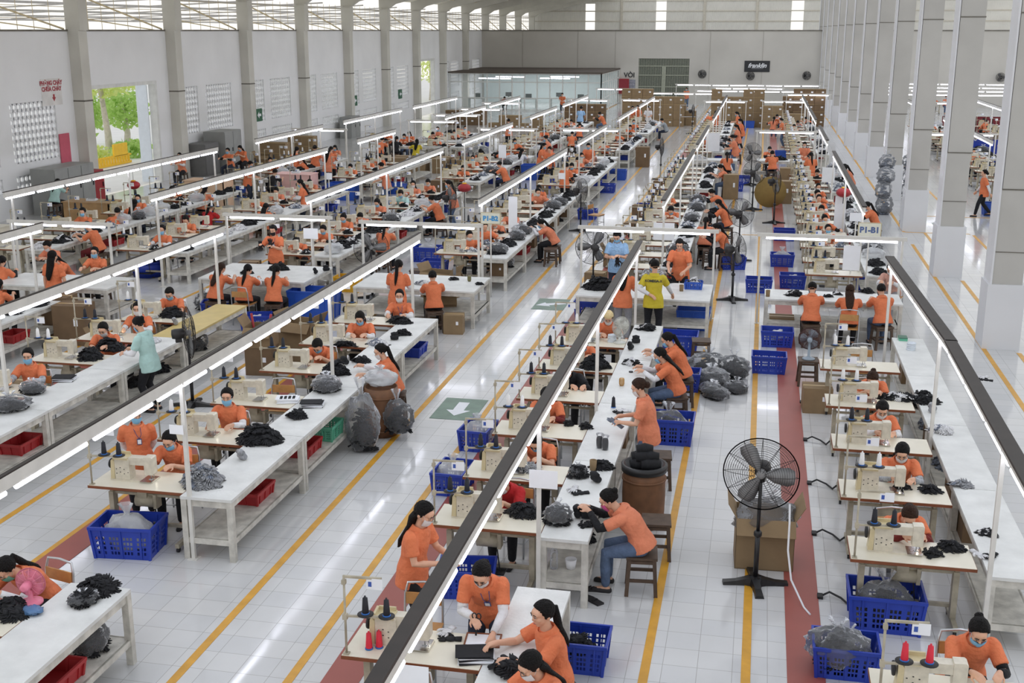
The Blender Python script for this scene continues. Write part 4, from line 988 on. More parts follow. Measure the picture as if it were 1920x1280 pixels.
# outside the door: a tree, shrubs, yellow rail
def leafy(name, lab, cat, c, r, n, trunk, seed, m):
    e = bpy.data.objects.new(name, None); COL.objects.link(e); e.location = c; tag(e, lab, cat); r_ = random.Random(seed)
    lf = MB()
    for q in range(n):
        d = V((r_.gauss(0, 1), r_.gauss(0, 1), r_.gauss(0, 1))).normalized() * (r_.random() ** .45)
        p = V((d.x * r[0], d.y * r[1], r[3] + d.z * r[2])); s = r_.uniform(.10, .22); a = Euler((r_.uniform(0, 6), r_.uniform(0, 6), r_.uniform(0, 6))).to_matrix(); b0 = len(lf.v)
        lf.v += [p + a @ V(t) * s for t in ((0, -1, 0), (.45, 0, .08), (0, 1, 0), (-.45, 0, .08))]; lf.face([b0, b0 + 1, b0 + 2, b0 + 3])
    link('foliage', lf.mesh('foliage', m), e)
    if trunk: link('trunk', MB().tube(trunk, [.2, .16, .13, .09], 10).tube([trunk[2], V(trunk[2]) + V((.3, -.9, 1.3))], [.1, .04], 7).mesh('trunk', mat('pale_bark', (214, 206, 192), .9, .2, 6)), e)
LEAF = mat('bright_green_leaf', (232, 244, 160), .6, .2, 3, trans=.6); LEAF2 = mat('mid_green_leaf', (196, 226, 136), .6, .25, 3, trans=.6)
leafy('tree', 'tall tree with pale leaning trunk outside the doorway', 'tree', (-31, 52.4, 0), (1.5, 2.6, .8, 3.7), 900, [(0, 0, -.3), (0, -.05, 1.2), (0, -.25, 2.4), (.1, -.6, 4.2)], 3, LEAF)
leafy('tree', 'leafy green tree left of the leaning trunk outside', 'tree', (-33.6, 54.6, 0), (1.3, 1.3, 1.15, 1.9), 950, [(0, 0, -.3), (.1, 0, .6), (0, .1, 1.2), (0, 0, 2.2)], 4, LEAF2)
leafy('tree', 'round leafy tree right of the leaning trunk outside', 'tree', (-33.8, 58.9, 0), (1.3, 1.6, 1.1, 1.9), 1000, [(0, 0, -.3), (.1, 0, .6), (0, .1, 1.2), (0, 0, 2.2)], 8, LEAF2)
leafy('shrub', 'low shrub behind yellow barrier, right side of doorway', 'shrub', (-30.2, 53.0, 0), (.9, 1.5, .5, .35), 420, None, 5, LEAF2)
leafy('shrub', 'low yellow green shrub behind barrier, left side of doorway', 'shrub', (-30.4, 49.9, 0), (.8, 1.2, .45, .35), 320, None, 7, LEAF)
leafy('tree', 'small tree glimpsed through the farther doorway', 'tree', (-29.0, 103, 0), (1.6, 3.0, 1.6, 3.1), 500, [(0, 0, -.3), (.1, 0, 1.2), (0, .1, 2.4), (0, 0, 3.6)], 6, LEAF)
e = bpy.data.objects.new('yellow_barrier', None); COL.objects.link(e); e.location = (-29, 46.9, 0); tag(e, 'yellow slatted barrier outside the open doorway', 'barrier')
b_ = MB().box(-.04, .04, 0, 3.9, .0, .1).box(-.04, .04, 0, 3.9, .36, .42)
for q in range(16): b_.box(-.03, .03, .05 + q * .24, .17 + q * .24, .05, .45)
b_.box(-.04, .04, 2.4, 3.6, .4, .95)
link('slat', b_.mesh('slat', mat('yellow_barrier_paint', (250, 200, 40), .5, .08)), e)

# ------------------------------------------------------------------ rows of machines and tables
ROWS = {  # machine centre x, worktable centre x, worktable width, name used in labels
 'R': (1.74, 2.70, .52, 'column-side row'), 'C': (-2.70, -1.82, .52, 'middle aisle row'), 'L': (-6.99, -6.05, .64, 'third row from columns'),
 'M': (-10.95, -10.02, .64, 'fourth row from columns'), 'N': (-14.80, -13.78, .6, 'fifth row from columns'), 'O': (-18.35, -17.35, .6, 'wall-side row'),
 'P': (8.75, 9.75, .6, 'first row beyond columns'), 'Q': (12.4, 13.4, .6, 'second row beyond columns')}
BLK = [(0, 10.4, 'nearest block'), (10.4, 22, 'near block'), (22, 39.6, 'middle block'), (39.6, 51, 'rear-middle block'), (51, 61, 'rear block'), (61, 200, 'last block')]
def blk(y): return next(n for a, b, n in BLK if a <= y < b)
FRONTS = {k: [] for k in ROWS}
PER = {}
def place_person(hx, hy, pose, face, label, **kw):
    o = head_off(pose)[0] * kw.get('scale', 1.); f = radians(face)
    rx, ry = hx + o * sin(f), hy - o * cos(f)        # rotate (0,o) by f and take it away
    PER[label] = person(pose, (rx, ry, 0), face, label, **kw)
    return rx, ry
def seat_at(x, y, face, lab, kind=None):
    if kind == 'chair': inst(CHAIR, lab, 'chair', (x, y, 0), radians(face), 'metal chairs at the machines')
    else: inst(STOOL, lab, 'stool', (x, y, 0), radians(face) + .1, 'wooden stools by the tables')
for k, ys in dict(C=(8.61, 11.46, 12.9, 14.5, 16.11, 17.7, 19.24), R=(8.75, 11.5, 13.18, 14.86, 16.68, 18.64), L=(8.3, 11.72, 13.38, 14.96, 16.69, 18.36, 19.95)).items(): FRONTS[k] = list(ys)
# people near the gallery, described one by one: head x, head y, pose, facing, label, options
PN = [
 (-3.02, 10.24, 'stand', 78, 'person with long loose black hair standing beside slanted cable rail, facing right', dict(hair='long', mask='w')),
 (-2.23, 9.32, 'bend', 4, 'badge-wearing person in white sleeves bending with scissors over nearest machine table', dict(hair='low', mask='w', sleeve='wht', trousers='navy', badge=True)),
 (-1.62, 9.0, 'look', -58, 'ponytailed person with uncovered face beside bright blue crate, bottom of view', dict(hair='pony', mask=None)),
 (-1.58, 8.24, 'sew', -40, 'white-masked person with bangs at bottom edge beside black gloves', dict(hair='bangs', mask='w', trousers='navy')),
 (-2.62, 7.9, 'sew', 0, 'orange-shirted operator half hidden by white paper at bottom edge', dict(hair='pony', mask='w')),
 (-2.68, 12.2, 'down', -8, 'person in plain red shirt sewing under the slanted rail', dict(shirt='red', hair='short', mask='w')),
 (-2.56, 13.66, 'down', 0, 'orange operator hidden behind white paper notice, middle aisle row', dict(hair='bun', mask='b')),
 (-2.72, 15.3, 'sew', 6, 'orange operator in dark red sleeves, middle aisle row', dict(hair='low', mask='b', sleeve='drk')),
 (-2.70, 16.95, 'slump', 0, 'person in black printed top leaning clasped hands on machine table', dict(shirt='blk', hair='pony', mask=None, sleeve='blk', hairm=HAIRB)),
 (-2.68, 18.45, 'down', 14, 'stooped orange operator in black sleeves, middle aisle row', dict(hair='bun', mask='b', sleeve='blk')),
 (-2.46, 20.02, 'sew', 8, 'operator in cream cap beside the white table fan', dict(hair='low', mask='w', sleeve='wht', cap=True)),
 (-1.40, 14.86, 'stand', -90, 'standing person in blue jeans at right side of middle worktable', dict(shirt='f', hair='low', mask='w', trousers='jean', hairm=HAIRB)),
 (-1.42, 11.92, 'hunch', -90, 'pink-masked person stooping on stool at middle worktable', dict(shirt='f', hair='bun', mask='p', trousers='jean', sleeve='blk')),
 (-1.36, 17.74, 'sew', -84, 'long-haired seated person in jeans, nearer of pair at middle worktable', dict(hair='long', mask='b', trousers='jean', sleeve='wht')),
 (-1.32, 18.72, 'sew', -88, 'ponytailed seated person, farther of pair at middle worktable', dict(hair='pony', mask='b', sleeve='wht')),
 (-3.01, 25.76, 'chestup', 0, 'person in pale blue polo shirt standing behind cross table', dict(shirt='blu', hair='short', mask='b', trousers='navy', scale=1.06)),
 (-2.50, 22.85, 'stand', 176, 'person in grey trousers with long hair, back turned, at cross table', dict(hair='long', mask=None, trousers='gryt')),
 (-2.13, 25.0, 'sew', 0, 'person in black and white patterned top behind the yellow shirt', dict(shirt='pat', hair='bun', mask='b')),
 (-1.90, 22.75, 'lean1', 180, 'person in lettered yellow polo shirt standing with back turned', dict(shirt='yel', hair='short', mask=None, sleeve='wht', scale=1.04)),
 (-1.60, 25.37, 'stand2', -8, 'short-haired person in orange standing right behind cross table', dict(hair='short', mask=None, scale=1.05, badge=False)),
 (1.81, 17.4, 'down', 0, 'brown-haired operator at fifth machine from near end, column-side row', dict(hair='bun', mask='w', hairm=HAIRB)),
 (1.78, 15.62, 'sew', 6, 'operator in white sleeves stooping behind coral thread cones', dict(hair='short', mask='w', sleeve='wht')),
 (1.86, 13.95, 'sew', 0, 'white-masked operator with bangs and striped sleeves, column-side row', dict(hair='bangs', mask='w', sleeve='stripe')),
 (1.76, 12.2, 'down', 10, 'brown-haired operator in dark red sleeves at second machine, column-side row', dict(hair='low', mask=None, hairm=HAIRB, sleeve='drk')),
 (2.02, 9.55, 'sew', 6, 'operator with topknot and black sleeves at bottom right corner', dict(hair='bun', mask='b', sleeve='blk')),
 (1.15, 23.3, 'sew', 180, 'first of three seated back-turned people, short black hair', dict(hair='short', mask='b')),
 (1.86, 23.2, 'sew', 178, 'second of three seated back-turned people, loose brown hair', dict(hair='long', mask=None, hairm=HAIRB, sleeve='wht')),
 (2.46, 23.4, 'sew', 190, 'third of three seated back-turned people, in blue jeans', dict(hair='low', mask='w', trousers='jean')),
 (2.85, 25.6, 'sew', -20, 'person in beige top half hidden behind sloping rail', dict(shirt='pnk', hair='low', mask='w', sleeve='wht', trousers='gryt')),
 (-6.96, 12.55, 'sew', 8, 'operator behind small white paper at first machine, third row', dict(hair='pony', mask='b')),
 (-6.96, 14.2, 'look', 6, 'blue-masked operator looking down at second machine, third row', dict(hair='low', mask='b', sleeve='wht')),
 (-6.92, 17.5, 'down', 8, 'operator bending beside white pole, fourth machine, third row', dict(hair='short', mask='b')),
 (-6.74, 19.1, 'sew', 12, 'operator with bangs and white sleeves, fifth machine, third row', dict(hair='bangs', mask='b', sleeve='wht')),
 (-6.52, 20.75, 'look', 4, 'lanyard-wearing person at last machine of near third row', dict(hair='low', mask='w', sleeve='wht', badge=True)),
 (-5.66, 16.95, 'reach', -84, 'ponytailed white-sleeved person on stool at left worktable', dict(hair='pony', mask='w', sleeve='wht')),
 (-7.42, 12.6, 'behind', 24, 'lanyard-wearing person standing with hands behind back, left of machine', dict(hair='pony', mask='b', badge=True, sleeve='wht', scale=.95)),
 (-6.86, 9.1, 'down', -14, 'green-masked operator bending over pink fan at left frame edge', dict(hair='pony', mask='g', sleeve='wht')),
 (-10.86, 15.5, 'look', 10, 'operator in striped grey sleeves at left frame edge, fourth row', dict(hair='bun', mask='b', sleeve='stripe')),
 (-10.74, 17.45, 'sew', 14, 'operator facing mint-shirted helper, fourth row', dict(hair='pony', mask='w')),
 (-10.82, 18.75, 'look', 10, 'pink-pale masked operator behind mint-shirted helper, fourth row', dict(hair='pony', mask='w', sleeve='wht')),
 (-10.98, 20.25, 'sew', 12, 'young short-haired operator at last machine of near fourth row', dict(hair='short', mask='b')),
 (-9.62, 16.66, 'stand', -92, 'person in mint green top standing at the fourth row worktable', dict(shirt='mint', hair='bun', mask='b', sleeve='wht')),
 (-11.09, 22.75, 'sew', 170, 'first of back-turned trio, brown loose hair, left half of hall', dict(hair='long', mask=None, hairm=HAIRB)),
 (-10.46, 22.7, 'sew', 180, 'second of back-turned trio, on metal chair, left half of hall', dict(hair='pony', mask=None, sleeve='wht')),
 (-9.84, 22.75, 'sew', 184, 'third of back-turned trio, long ponytail, left half of hall', dict(hair='pony', mask=None)),
 (-11.1, 25.6, 'show', 0, 'black-masked person holding up black gloves before seated trio', dict(hair='short', mask='k', badge=True)),
 (-6.96, 22.15, 'stand', 180, 'standing back-turned person with long ponytail at left cross table', dict(hair='pony', mask=None, sleeve='wht')),
 (-6.46, 22.85, 'sew', 200, 'seated back-turned person beside brown cartons at left cross table', dict(hair='low', mask=None, sleeve='wht')),
]
CH_SEAT = {'red', 'pnk'}
for i, (x, y, pose, face, lab, kw) in enumerate(PN):
    rx, ry = place_person(x, y, pose, face, lab, **kw)
    if POSES[pose].get('sit'):
        kd = 'chair' if abs(face) < 30 or 'second of' in lab else 'stool'
        seat_at(rx, ry, face, ('metal chair with wooden back under ' if kd == 'chair' else 'dark wooden stool under ') + ' '.join(lab.split()[:9]).replace(',', ''), kd)
# hand-held things of the near people
def hand_thing(name, me, head, pose, face, which, lab, cat, rot=(0, 0, 0), off=(0, 0, 0), scale=1.):
    j = person_geo(pose)['j']; f = radians(face); h = j['head']; R = Matrix.Rotation(f, 3, 'Z')
    root = V((head[0], head[1], 0)) - R @ V((0, h.y, 0)); p = root + R @ ((j['wr' + which] + (j['wr' + which] - j['el' + which]).normalized() * .075) * scale + V(off))
    o = link(name, me, None, p, rot); tag(o, lab, cat); return o
sci = MB().bar((0, 0, 0), (0, -.02, -.15), .012, .004).bar((.012, 0, 0), (-.006, -.02, -.15), .012, .004).tube([(.02 + .02 * cos(a), 0, .03 + .028 * sin(a)) for a in [pi * 2 * k / 10 for k in range(10)]], .006, 6, 0, True).tube([(-.02 + .02 * cos(a), 0, .03 + .028 * sin(a)) for a in [pi * 2 * k / 10 for k in range(10)]], .006, 6, 0, True)
hand_thing('scissors', sci.mesh('scissors', BLACKM), (-2.23, 9.32), 'bend', 4, 'R', 'black scissors in hand of bending badge-wearing person', 'scissors')
gv = MB().add(GLV[0], Matrix.Scale(1.15, 4)).mesh('glove', [GLOVEK]); gw = MB().add(GLV[1], Matrix.Scale(1.15, 4)).mesh('glove', [GLOVEMIX])
hand_thing('glove', gv, (-3.01, 25.76), 'chestup', 0, 'L', 'black white glove hanging from hands of person in pale blue', 'glove', (radians(-90), 0, 0), (0, 0, -.06))
hand_thing('glove', gv, (-1.60, 25.37), 'stand2', -8, 'R', 'black glove held by short-haired person in orange', 'glove', (radians(20), .2, .4), (0, -.02, .03))
hand_thing('glove', gv, (-11.1, 25.6), 'show', 0, 'L', 'black glove held up by black-masked person, one of two', 'glove', (radians(90), 0, 0), (0, 0, .05))
hand_thing('glove', gv, (-11.1, 25.6), 'show', 0, 'R', 'black glove dangling from raised hand of black-masked person', 'glove', (radians(-90), 0, .5), (0, 0, -.03))
hand_thing('glove', gw, (-1.40, 14.86), 'stand', -90, 'L', 'grey glove in hands of standing person in jeans', 'glove', (.4, 0, 1.2), (0, 0, -.02))
# lettering on the yellow shirt
yo = PER['person in lettered yellow polo shirt standing with back turned']; ysh = next(c for c in COL.objects if c.parent == yo and c.name.startswith('shirt'))
jj = person_geo('lean1')['j']; tb = jj['chest'] + jj['s2'] * .06 + jj['dep2'] * .138
text('lettering', 'KOMEGA-X', .062, SIGNK, ysh, tb, (radians(90 - 8), 0, radians(180)), .002, 0, .003)

AUTO = '''s -6.9 27.8;s -6.8 28.7;s -6.8 30.4;s -6.7 31.8;l -5.7 30.5;s -6.7 35.9;s -6.9 37.2;B -6.6 40.8;s -6.8 43.3;s -10.9 29.9;s -10.8 28.1;s -11.0 26.9;s -10.8 31.1;s -10.9 32.8;s -10.8 34.8;s -11.0 36.7;s -10.8 37.8;l -9.6 33.9;L -9.4 35.2;b -9.3 28.6;s -18.2 29.0;b -17.5 29.7;b -17.7 31.0;s -18.2 32.0;s -14.6 26.7;s -16.2 24.3;s -15.4 23.3;B -14.1 21.3;s -14.5 23.5;b -16.0 22.3;b -14.7 20.3;l -16.8 27.0;b -23.9 35.0;s -23.4 43.5;s -19.0 34.9;s -21.7 45.8;s -21.7 47.0;R -17.6 38.9;s -18.8 42.6;b -16.9 39.4;B -17.7 43.5;l -17.5 43.3;B -17.3 44.4;B -16.4 43.5;L -13.9 34.3;s -14.9 37.8;s -14.9 34.8;s -14.9 33.4;b -15.3 31.0;b -17.2 34.5;b -13.8 31.4;s -14.9 28.7;B -16.7 44.6;s -17.7 48.6;s -15.0 41.8;s -15.3 43.8;s -15.2 45.2;L -12.8 39.0;b -17.1 52.4;b -16.6 53.0;s -16.6 54.2;s -16.8 55.7;s -17.7 56.1;b -15.3 51.9;s -15.4 53.9;s -16.0 57.1;s -16.1 58.4;s -15.3 57.2;s -15.7 61.0;s -15.1 59.3;s -11.1 45.1;l -11.4 48.0;s -10.7 42.3;s -19.3 89.3;B -12.9 60.7;s -10.9 52.6;b -10.5 48.6;b -9.8 48.8;l -9.8 43.4;b -11.4 48.0;L -9.1 50.5;R -8.6 47.4;T -8.2 46.4;s -10.7 58.9;b -7.5 48.4;T -6.8 47.5;b -6.8 48.5;s -7.0 47.0;s -6.9 45.4;s -6.9 53.4;s -6.8 57.5;s -6.7 62.1;s -6.8 64.7;l -9.7 71.4;B -10.6 70.8;s -10.5 67.2;s -10.8 65.5;s -11.0 64.6;b -9.5 63.0;b -9.1 57.9;T -7.7 72.4;T -7.4 72.5;T -6.7 71.7;T -14.5 87.3;l -5.5 67.4;B -3.0 68.6;B -2.6 69.6;L -1.4 68.5;L -1.1 62.8;L -1.2 58.6;l -1.4 55.7;L -1.2 52.4;b -1.3 48.8;l -1.4 44.1;s -2.6 56.8;s 0.4 51.6;b 0.5 49.4;T -6.0 96.6;l -1.5 37.6;l -1.1 34.4;b -1.3 31.4;s -2.4 33.8;s -2.7 36.5;l -1.0 30.4;s 1.9 38.9;s 1.8 37.2;s 1.8 36.0;s 1.8 34.4;s 1.8 32.4;s 1.8 30.5;s 2.2 44.6;B 1.9 46.1;T 1.8 50.5;s 1.7 55.5;l 3.0 45.0;l 2.8 44.8;l 3.1 35.0;b 0.7 70.0;L 1.0 64.4;s 1.7 64.6;b 1.5 68.0;s 2.0 69.0;l 2.5 70.8;s 0.9 73.2;s 12.5 93.7;s 9.0 67.3;b 9.0 64.4;s 9.7 69.8;s 8.7 52.2;b 9.6 50.7;L 7.3 41.3;s 8.2 44.2;s 13.4 93.9;s 18.1 96.4;s 12.2 71.5;b 12.3 70.7'''
au = [(a.split()[0], float(a.split()[1]), float(a.split()[2])) for a in AUTO.split(';')]
free = []
opers = {k: [(f, None) for f in FRONTS[k]] for k in ROWS}
for f in (14.65, 16.45, 17.85, 19.3): opers['M'].append((f, None))
for kd, x, y in au:
    if kd == 's':
        rk = min(ROWS, key=lambda r: abs(ROWS[r][0] + .12 - x))
        if abs(ROWS[rk][0] + .12 - x) < .85 and not (21.2 < y < 25.2) and not (48.7 < y < 51.6): opers[rk].append((y - .76, (x, y))); continue
    free.append((kd, x, y))
RANGES = dict(R=((26.3, 38.8), (40.4, 48.2), (53, 60), (62, 72)), C=((26.2, 38.6), (40.3, 48.4), (53, 60.2), (62, 72)), L=((26.6, 38.6), (40.4, 48.6), (53, 60.2), (62, 71)),
    M=((26.0, 38.2), (40.6, 48.4), (53, 60), (62, 70)), N=((25.8, 37.6), (40.2, 48), (53, 60)), O=((25.4, 37), (39.8, 47.6)), P=((41, 51), (53, 60), (62, 72)), Q=((53, 60), (62, 72)))
STN = []
for k, lst in opers.items():
    lst.sort(key=lambda t: t[0]); out = []
    for f, pr in lst:
        if pr is None: out.append([f, None]); continue
        f2 = f
        if out and f2 - out[-1][0] < 1.2: f2 = out[-1][0] + 1.2
        out.append([f2, pr])
    for a, b in RANGES.get(k, ()):
        y = a
        while y < b - .9:
            near = [q for q in out if abs(q[0] - y) < 1.28]
            if not near: out.append([y, None]); y += 1.5
            else: y = max(q[0] for q in near) + 1.32
    out.sort(key=lambda t: t[0])
    cnt = {}
    for f, pr in out:
        b = blk(f + .3); cnt[b] = cnt.get(b, 0) + 1
        STN.append((k, f, pr, b, cnt[b] - 1))
RS = random.Random(5)
HAIRS = ['pony', 'bun', 'low', 'short', 'bangs', 'pony', 'low']; HN = dict(pony='ponytail', bun='topknot', low='low bun', short='short hair', bangs='bangs', long='long hair')
MN = dict(b='blue-masked', w='white-masked', k='black-masked'); MN[None] = 'unmasked'
for k, f, pr, b, n in STN:
    cx, wx, ww, rn = ROWS[k]; near = f < 25; y = f + .29
    inst(STATION if near else STATION_FAR, 'cream sewing machine table, %s from near end, %s, %s' % (ordn(n), rn, b), 'sewing table', (cx, y, 0), 0, None)
    if f < 47:
        col = RS.choice([THREADK, THREADK, THREADK, THREADW]) if not (k == 'R' and n == 1 and near) else THREADW
        if (k, round(f, 1)) in (('R', 18.6), ('C', 19.2)): col = THREADW
        if k == 'R' and f < 9: col = THREADR
        for sd, dx in (('left', -.405), ('right', -.215)):
            o = link('thread_cone', cone_mesh(col), None, (cx + dx, y - .215, TZ + .376)); tag(o, 'thread cone on %s spool disc, %s machine table, %s, %s' % (sd, ordn(n), rn, b), 'thread cone', 'thread cones on the machine stands')
    if pr:
        hs = RS.choice(HAIRS); mk = RS.choice(['b', 'b', 'w', 'b', 'w', None]); sh = RS.choice(['o', 'o', 'f']); ps = RS.choice(['sew', 'sew', 'down', 'look', 'reach']); sl = RS.choice([None, 'wht', 'wht', 'blk'])
        if k == 'M' and abs(pr[0] + 10.8) < .1 and 34 < pr[1] < 35.5: sh = 'mint'
        px = min(max(pr[0], cx - .1), cx + .35)
        py = f + .98 + head_off(ps)[0]
        nm = dict(o='orange-shirted', f='faded-orange-shirted', mint='mint-shirted')[sh]
        rx, ry = place_person(px, py, ps, RS.uniform(-4, 12), '%s %s person with %s sewing at %s machine, %s, %s' % (MN[mk], nm, HN[hs], ordn(n), rn, b), shirt=sh, hair=hs, mask=mk, sleeve=sl, near=f < 24, mid=f < 30, scale=RS.uniform(.97, 1.03))
        if f > 24 and RS.random() < .75:
            mm = RS.choice([(GLOVEK, None, 'black'), (GLOVEK, None, 'black'), (GLOVEMIX, GLOVEW, 'grey'), (GLOVEK, GLOVEW, 'mixed')]); o = link('glove_pile', pile_mesh(22, .14, .11, .09, mm[0], 1, mm[1], .8), None, (cx + .34, y + RS.uniform(-.12, .1), TZ)); tag(o, '%s glove heap on %s machine table, %s, %s' % (mm[2], ordn(n), rn, b), 'glove pile', None, 'stuff')
        if f < 45: seat_at(rx, ry, 0, 'metal chair at %s machine table, %s, %s' % (ordn(n), rn, b), 'chair')
PLACED = []
for i, (kd, x, y) in enumerate(free):
    hs = RS.choice(['pony', 'pony', 'long', 'bun', 'low', 'short']); mk = RS.choice(['b', 'w', 'b', None]); sh = RS.choice(['o', 'o', 'f', 'o']); sl = RS.choice([None, 'wht', None, 'blk']); tr = RS.choice(['blkt', 'blkt', 'jean', 'navy'])
    sp = {(-23.9, 35.0): 'mint', (-10.6, 70.9): 'blu', (-16.5, 53.0): 'blk', (-15.3, 51.9): 'yel', (-15.3, 57.2): 'yel', (-9.8, 48.8): 'wht', (-5.5, 67.4): 'gry', (-6.7, 71.7): 'wht', (-6.8, 48.5): 'pnk', (-16.9, 39.4): 'blk', (-15.3, 31.0): 'red'}
    for (sx, sy), c in sp.items():
        if abs(sx - x) < .15 and abs(sy - y) < .2: sh = c
    if sh in ('yel', 'wht') and kd == 'b': hs = 'long'
    if (kd, round(y)) == ('l', 27) and x < -16: tr = 'redt'
    pose = {'s': RS.choice(['sew', 'look', 'down']), 'l': RS.choice(['sew', 'hunch', 'sew']), 'b': RS.choice(['sew', 'sew', 'reach']), 'T': RS.choice(['stand', 'stand2']), 'L': RS.choice(['stand', 'stand2']), 'B': RS.choice(['stand', 'idle', 'stand2']), 'R': 'stand'}[kd]
    if abs(x - 7.3) < .2 and abs(y - 41.3) < .4: pose = 'walk'; tr = 'blkt'; hs = 'low'
    face = dict(s=0, l=-90, b=180, T=0, L=-90, B=180, R=90)[kd] + RS.uniform(-14, 14)
    # keep clear of tables of the same kind: seated helpers sit to the right of their worktable
    x = max(x, -22.7)
    if kd in 'lL':
        for r in ROWS.values():
            if -.1 < x - r[1] < .75: x = max(x, r[1] + r[2] / 2 + .12)
    rk = min(ROWS, key=lambda r: abs(ROWS[r][1] - x)); rn = ROWS[rk][3]
    act = dict(s='seated facing gallery', l='seated facing left', b='seated, back turned', T='standing facing gallery', L='standing facing left', B='standing, back turned', R='standing facing right')[kd]
    if pose == 'walk': act = 'walking'
    nm = dict(o='orange', f='faded orange', mint='mint green', blu='pale blue', blk='black', yel='yellow', wht='white', gry='grey', pnk='beige', red='red')[sh]
    rn = rn.replace(' from columns', '') if sh == 'f' else rn; lab = 'person in %s with %s %s, %s, %s' % (nm, HN[hs], act, rn, blk(y)); q = 0
    while lab in USED:
        q += 1; lab = '%s person in %s with %s %s, %s, %s' % (ORD[q], nm, HN[hs], act, rn, blk(y))
    rx, ry = place_person(x, y, pose, face, lab, shirt=sh, hair=hs, mask=mk, sleeve=sl, trousers=tr, near=y < 24, mid=y < 56, scale=RS.uniform(.97, 1.04))
    PLACED.append((rx, ry))
    if kd in 'slb' and y < 60: seat_at(rx, ry, face, 'stool under ' + ' '.join(w_ for w_ in lab.split() if w_ not in ('facing', 'with', 'the', 'from', 'columns,', 'back')), 'stool')

# long worktables beside each machine row
def modules(k, a, b, n, **kw):
    cx, wx, ww, rn = ROWS[k]; L = (b - a) / n; out = []
    for i in range(n):
        y = a + L * (i + .5); q = blk(y); c_ = WCNT[k, q] = WCNT.get((k, q), 0) + 1
        inst(worktable_spec(round(L - .01, 3), ww, **kw), 'white worktable with low shelf, %s from near end, %s, %s' % (ordn(c_ - 1), rn, q), 'worktable', (wx, y, 0))
        out.append((wx, y, L, ww, '%s worktable, %s, %s' % (ordn(c_ - 1), rn, q)))
    return out
WCNT = {}; MODS = []
modules('C', 5.6, 10.2, 2); modules('C', 11.35, 20.9, 4); modules('L', 5.0, 9.38, 2); modules('L', 11.62, 20.6, 4); modules('R', 11.35, 20.9, 4)
modules('M', 12.1, 18.3, 3); modules('M', 18.3, 20.9, 1, mt=mat('yellowish_table_laminate', (206, 184, 120), .4, .1, 4))
for k, rr in RANGES.items():
    for a, b in rr: MODS += modules(k, a + .1, b - .1, max(1, round((b - a) / 2.5)))
MODS += modules('N', 13.5, 20.5, 3)
for x, y, L, ww, nm in MODS:
    if y > 62: n = 1
    else: n = RS.choice([2, 3, 3])
    for q in range(n):
        t = RS.choice(['K', 'K', 'K', 'M', 'W', 'bag', 'G', 'bagw']); yy = y - L / 2 + L * (q + .5) / n + RS.uniform(-.1, .1); xx = x + RS.uniform(-.06, .06); od = ('near end', 'middle', 'far end')[q if n == 3 else q * 2 if n == 2 else 1]
        if t in 'KMWG':
            m1, m2, cn = dict(K=(GLOVEK, None, 'black glove heap'), M=(GLOVEK, GLOVEW, 'mixed black-white glove heap'), W=(GLOVEW, None, 'white glove heap'), G=(GLOVEMIX, GLOVEW, 'grey glove heap'))[t]
            r = RS.choice([(.2, .3, .12), (.22, .36, .17), (.19, .26, .10)])
            o = link('glove_pile', pile_mesh(34, *r, m1, RS.randint(0, 2), m2), None, (xx, yy, TZ)); tag(o, '%s on %s of %s' % (cn, od, nm), 'glove pile', None, 'stuff')
        else:
            inst(bag_spec(.2, .28, .24, RS.randint(0, 2), t == 'bag', t == 'bagw'), '%s bag on %s of %s' % ('clear plastic' if t == 'bag' else 'milky plastic', od, nm), 'bag', (xx, yy, TZ), RS.uniform(0, 3))
    if RS.random() < .7:
        inst(RS.choice([TRAY, BTRAY, TRAY]), 'plastic tray on shelf under %s' % nm, 'tray', (x, y + RS.uniform(-.4, .4), .272), pi / 2)
# cross tables at the ends of the blocks with their light frames
XT = [('C', -3.52, -.82, 23.12, 24.75, 'middle aisle row, behind near block'), ('R', .25, 2.92, 23.6, 24.55, 'column-side row, behind near block'), ('L', -8.25, -5.62, 23.0, 24.5, 'third row, behind near block'), ('M', -11.85, -9.4, 23.15, 24.9, 'fourth row, behind near block'), ('N', -15.9, -13.2, 21.7, 22.9, 'fifth row, left frame edge')]
for k, x0, x1, y0, y1, ph in XT:
    inst(worktable_spec(round(x1 - x0, 3), round(y1 - y0, 3)), 'wide white cross table, ' + ph, 'cross table', ((x0 + x1) / 2, (y0 + y1) / 2, 0), pi / 2)
for i, (x0, x1, y, ph) in enumerate(((-3.68, -.84, 24.9, 'over middle aisle cross table'), (.12, 2.94, 24.7, 'over trio cross table by columns'), (-8.55, -5.9, 24.6, 'over left cross table with two workers'), (-11.98, -9.48, 25.0, 'over back-turned trio, left half'),
    (-16.25, -13.85, 23.1, 'at left frame edge'), (-19.8, -17.4, 48.3, 'near second exit sign'), (-12.0, -9.45, 50.2, 'fourth row, behind rear-middle block'), (-8.45, -5.88, 50.6, 'third row, behind rear-middle block'), (-.15, 2.26, 51.2, 'column-side row, behind rear-middle block'),
    (-11.6, -9.2, 72.6, 'fourth row, at far end'), (-8.45, -6.1, 73.2, 'third row, at far end'), (-3.42, -.95, 72.8, 'middle aisle row, at far end'), (.02, 2.55, 73.4, 'column-side row, at far end'),
    (-16.3, -14.0, 54.0, 'fifth row, nearest of four parallel frames'), (-16.2, -13.9, 58.2, 'fifth row, second of four parallel frames'), (-16.1, -13.8, 63.0, 'fifth row, third of four parallel frames'), (-16.1, -13.9, 68.5, 'fifth row, fourth of four parallel frames'),
    (6.6, 9.4, 51.5, 'first beyond columns'), (9.9, 12.6, 51.5, 'second beyond columns'), (8.6, 11.4, 74, 'third beyond columns, farther back'))):
    light_frame(x0, x1, y, 'white two-tube light frame ' + ph)
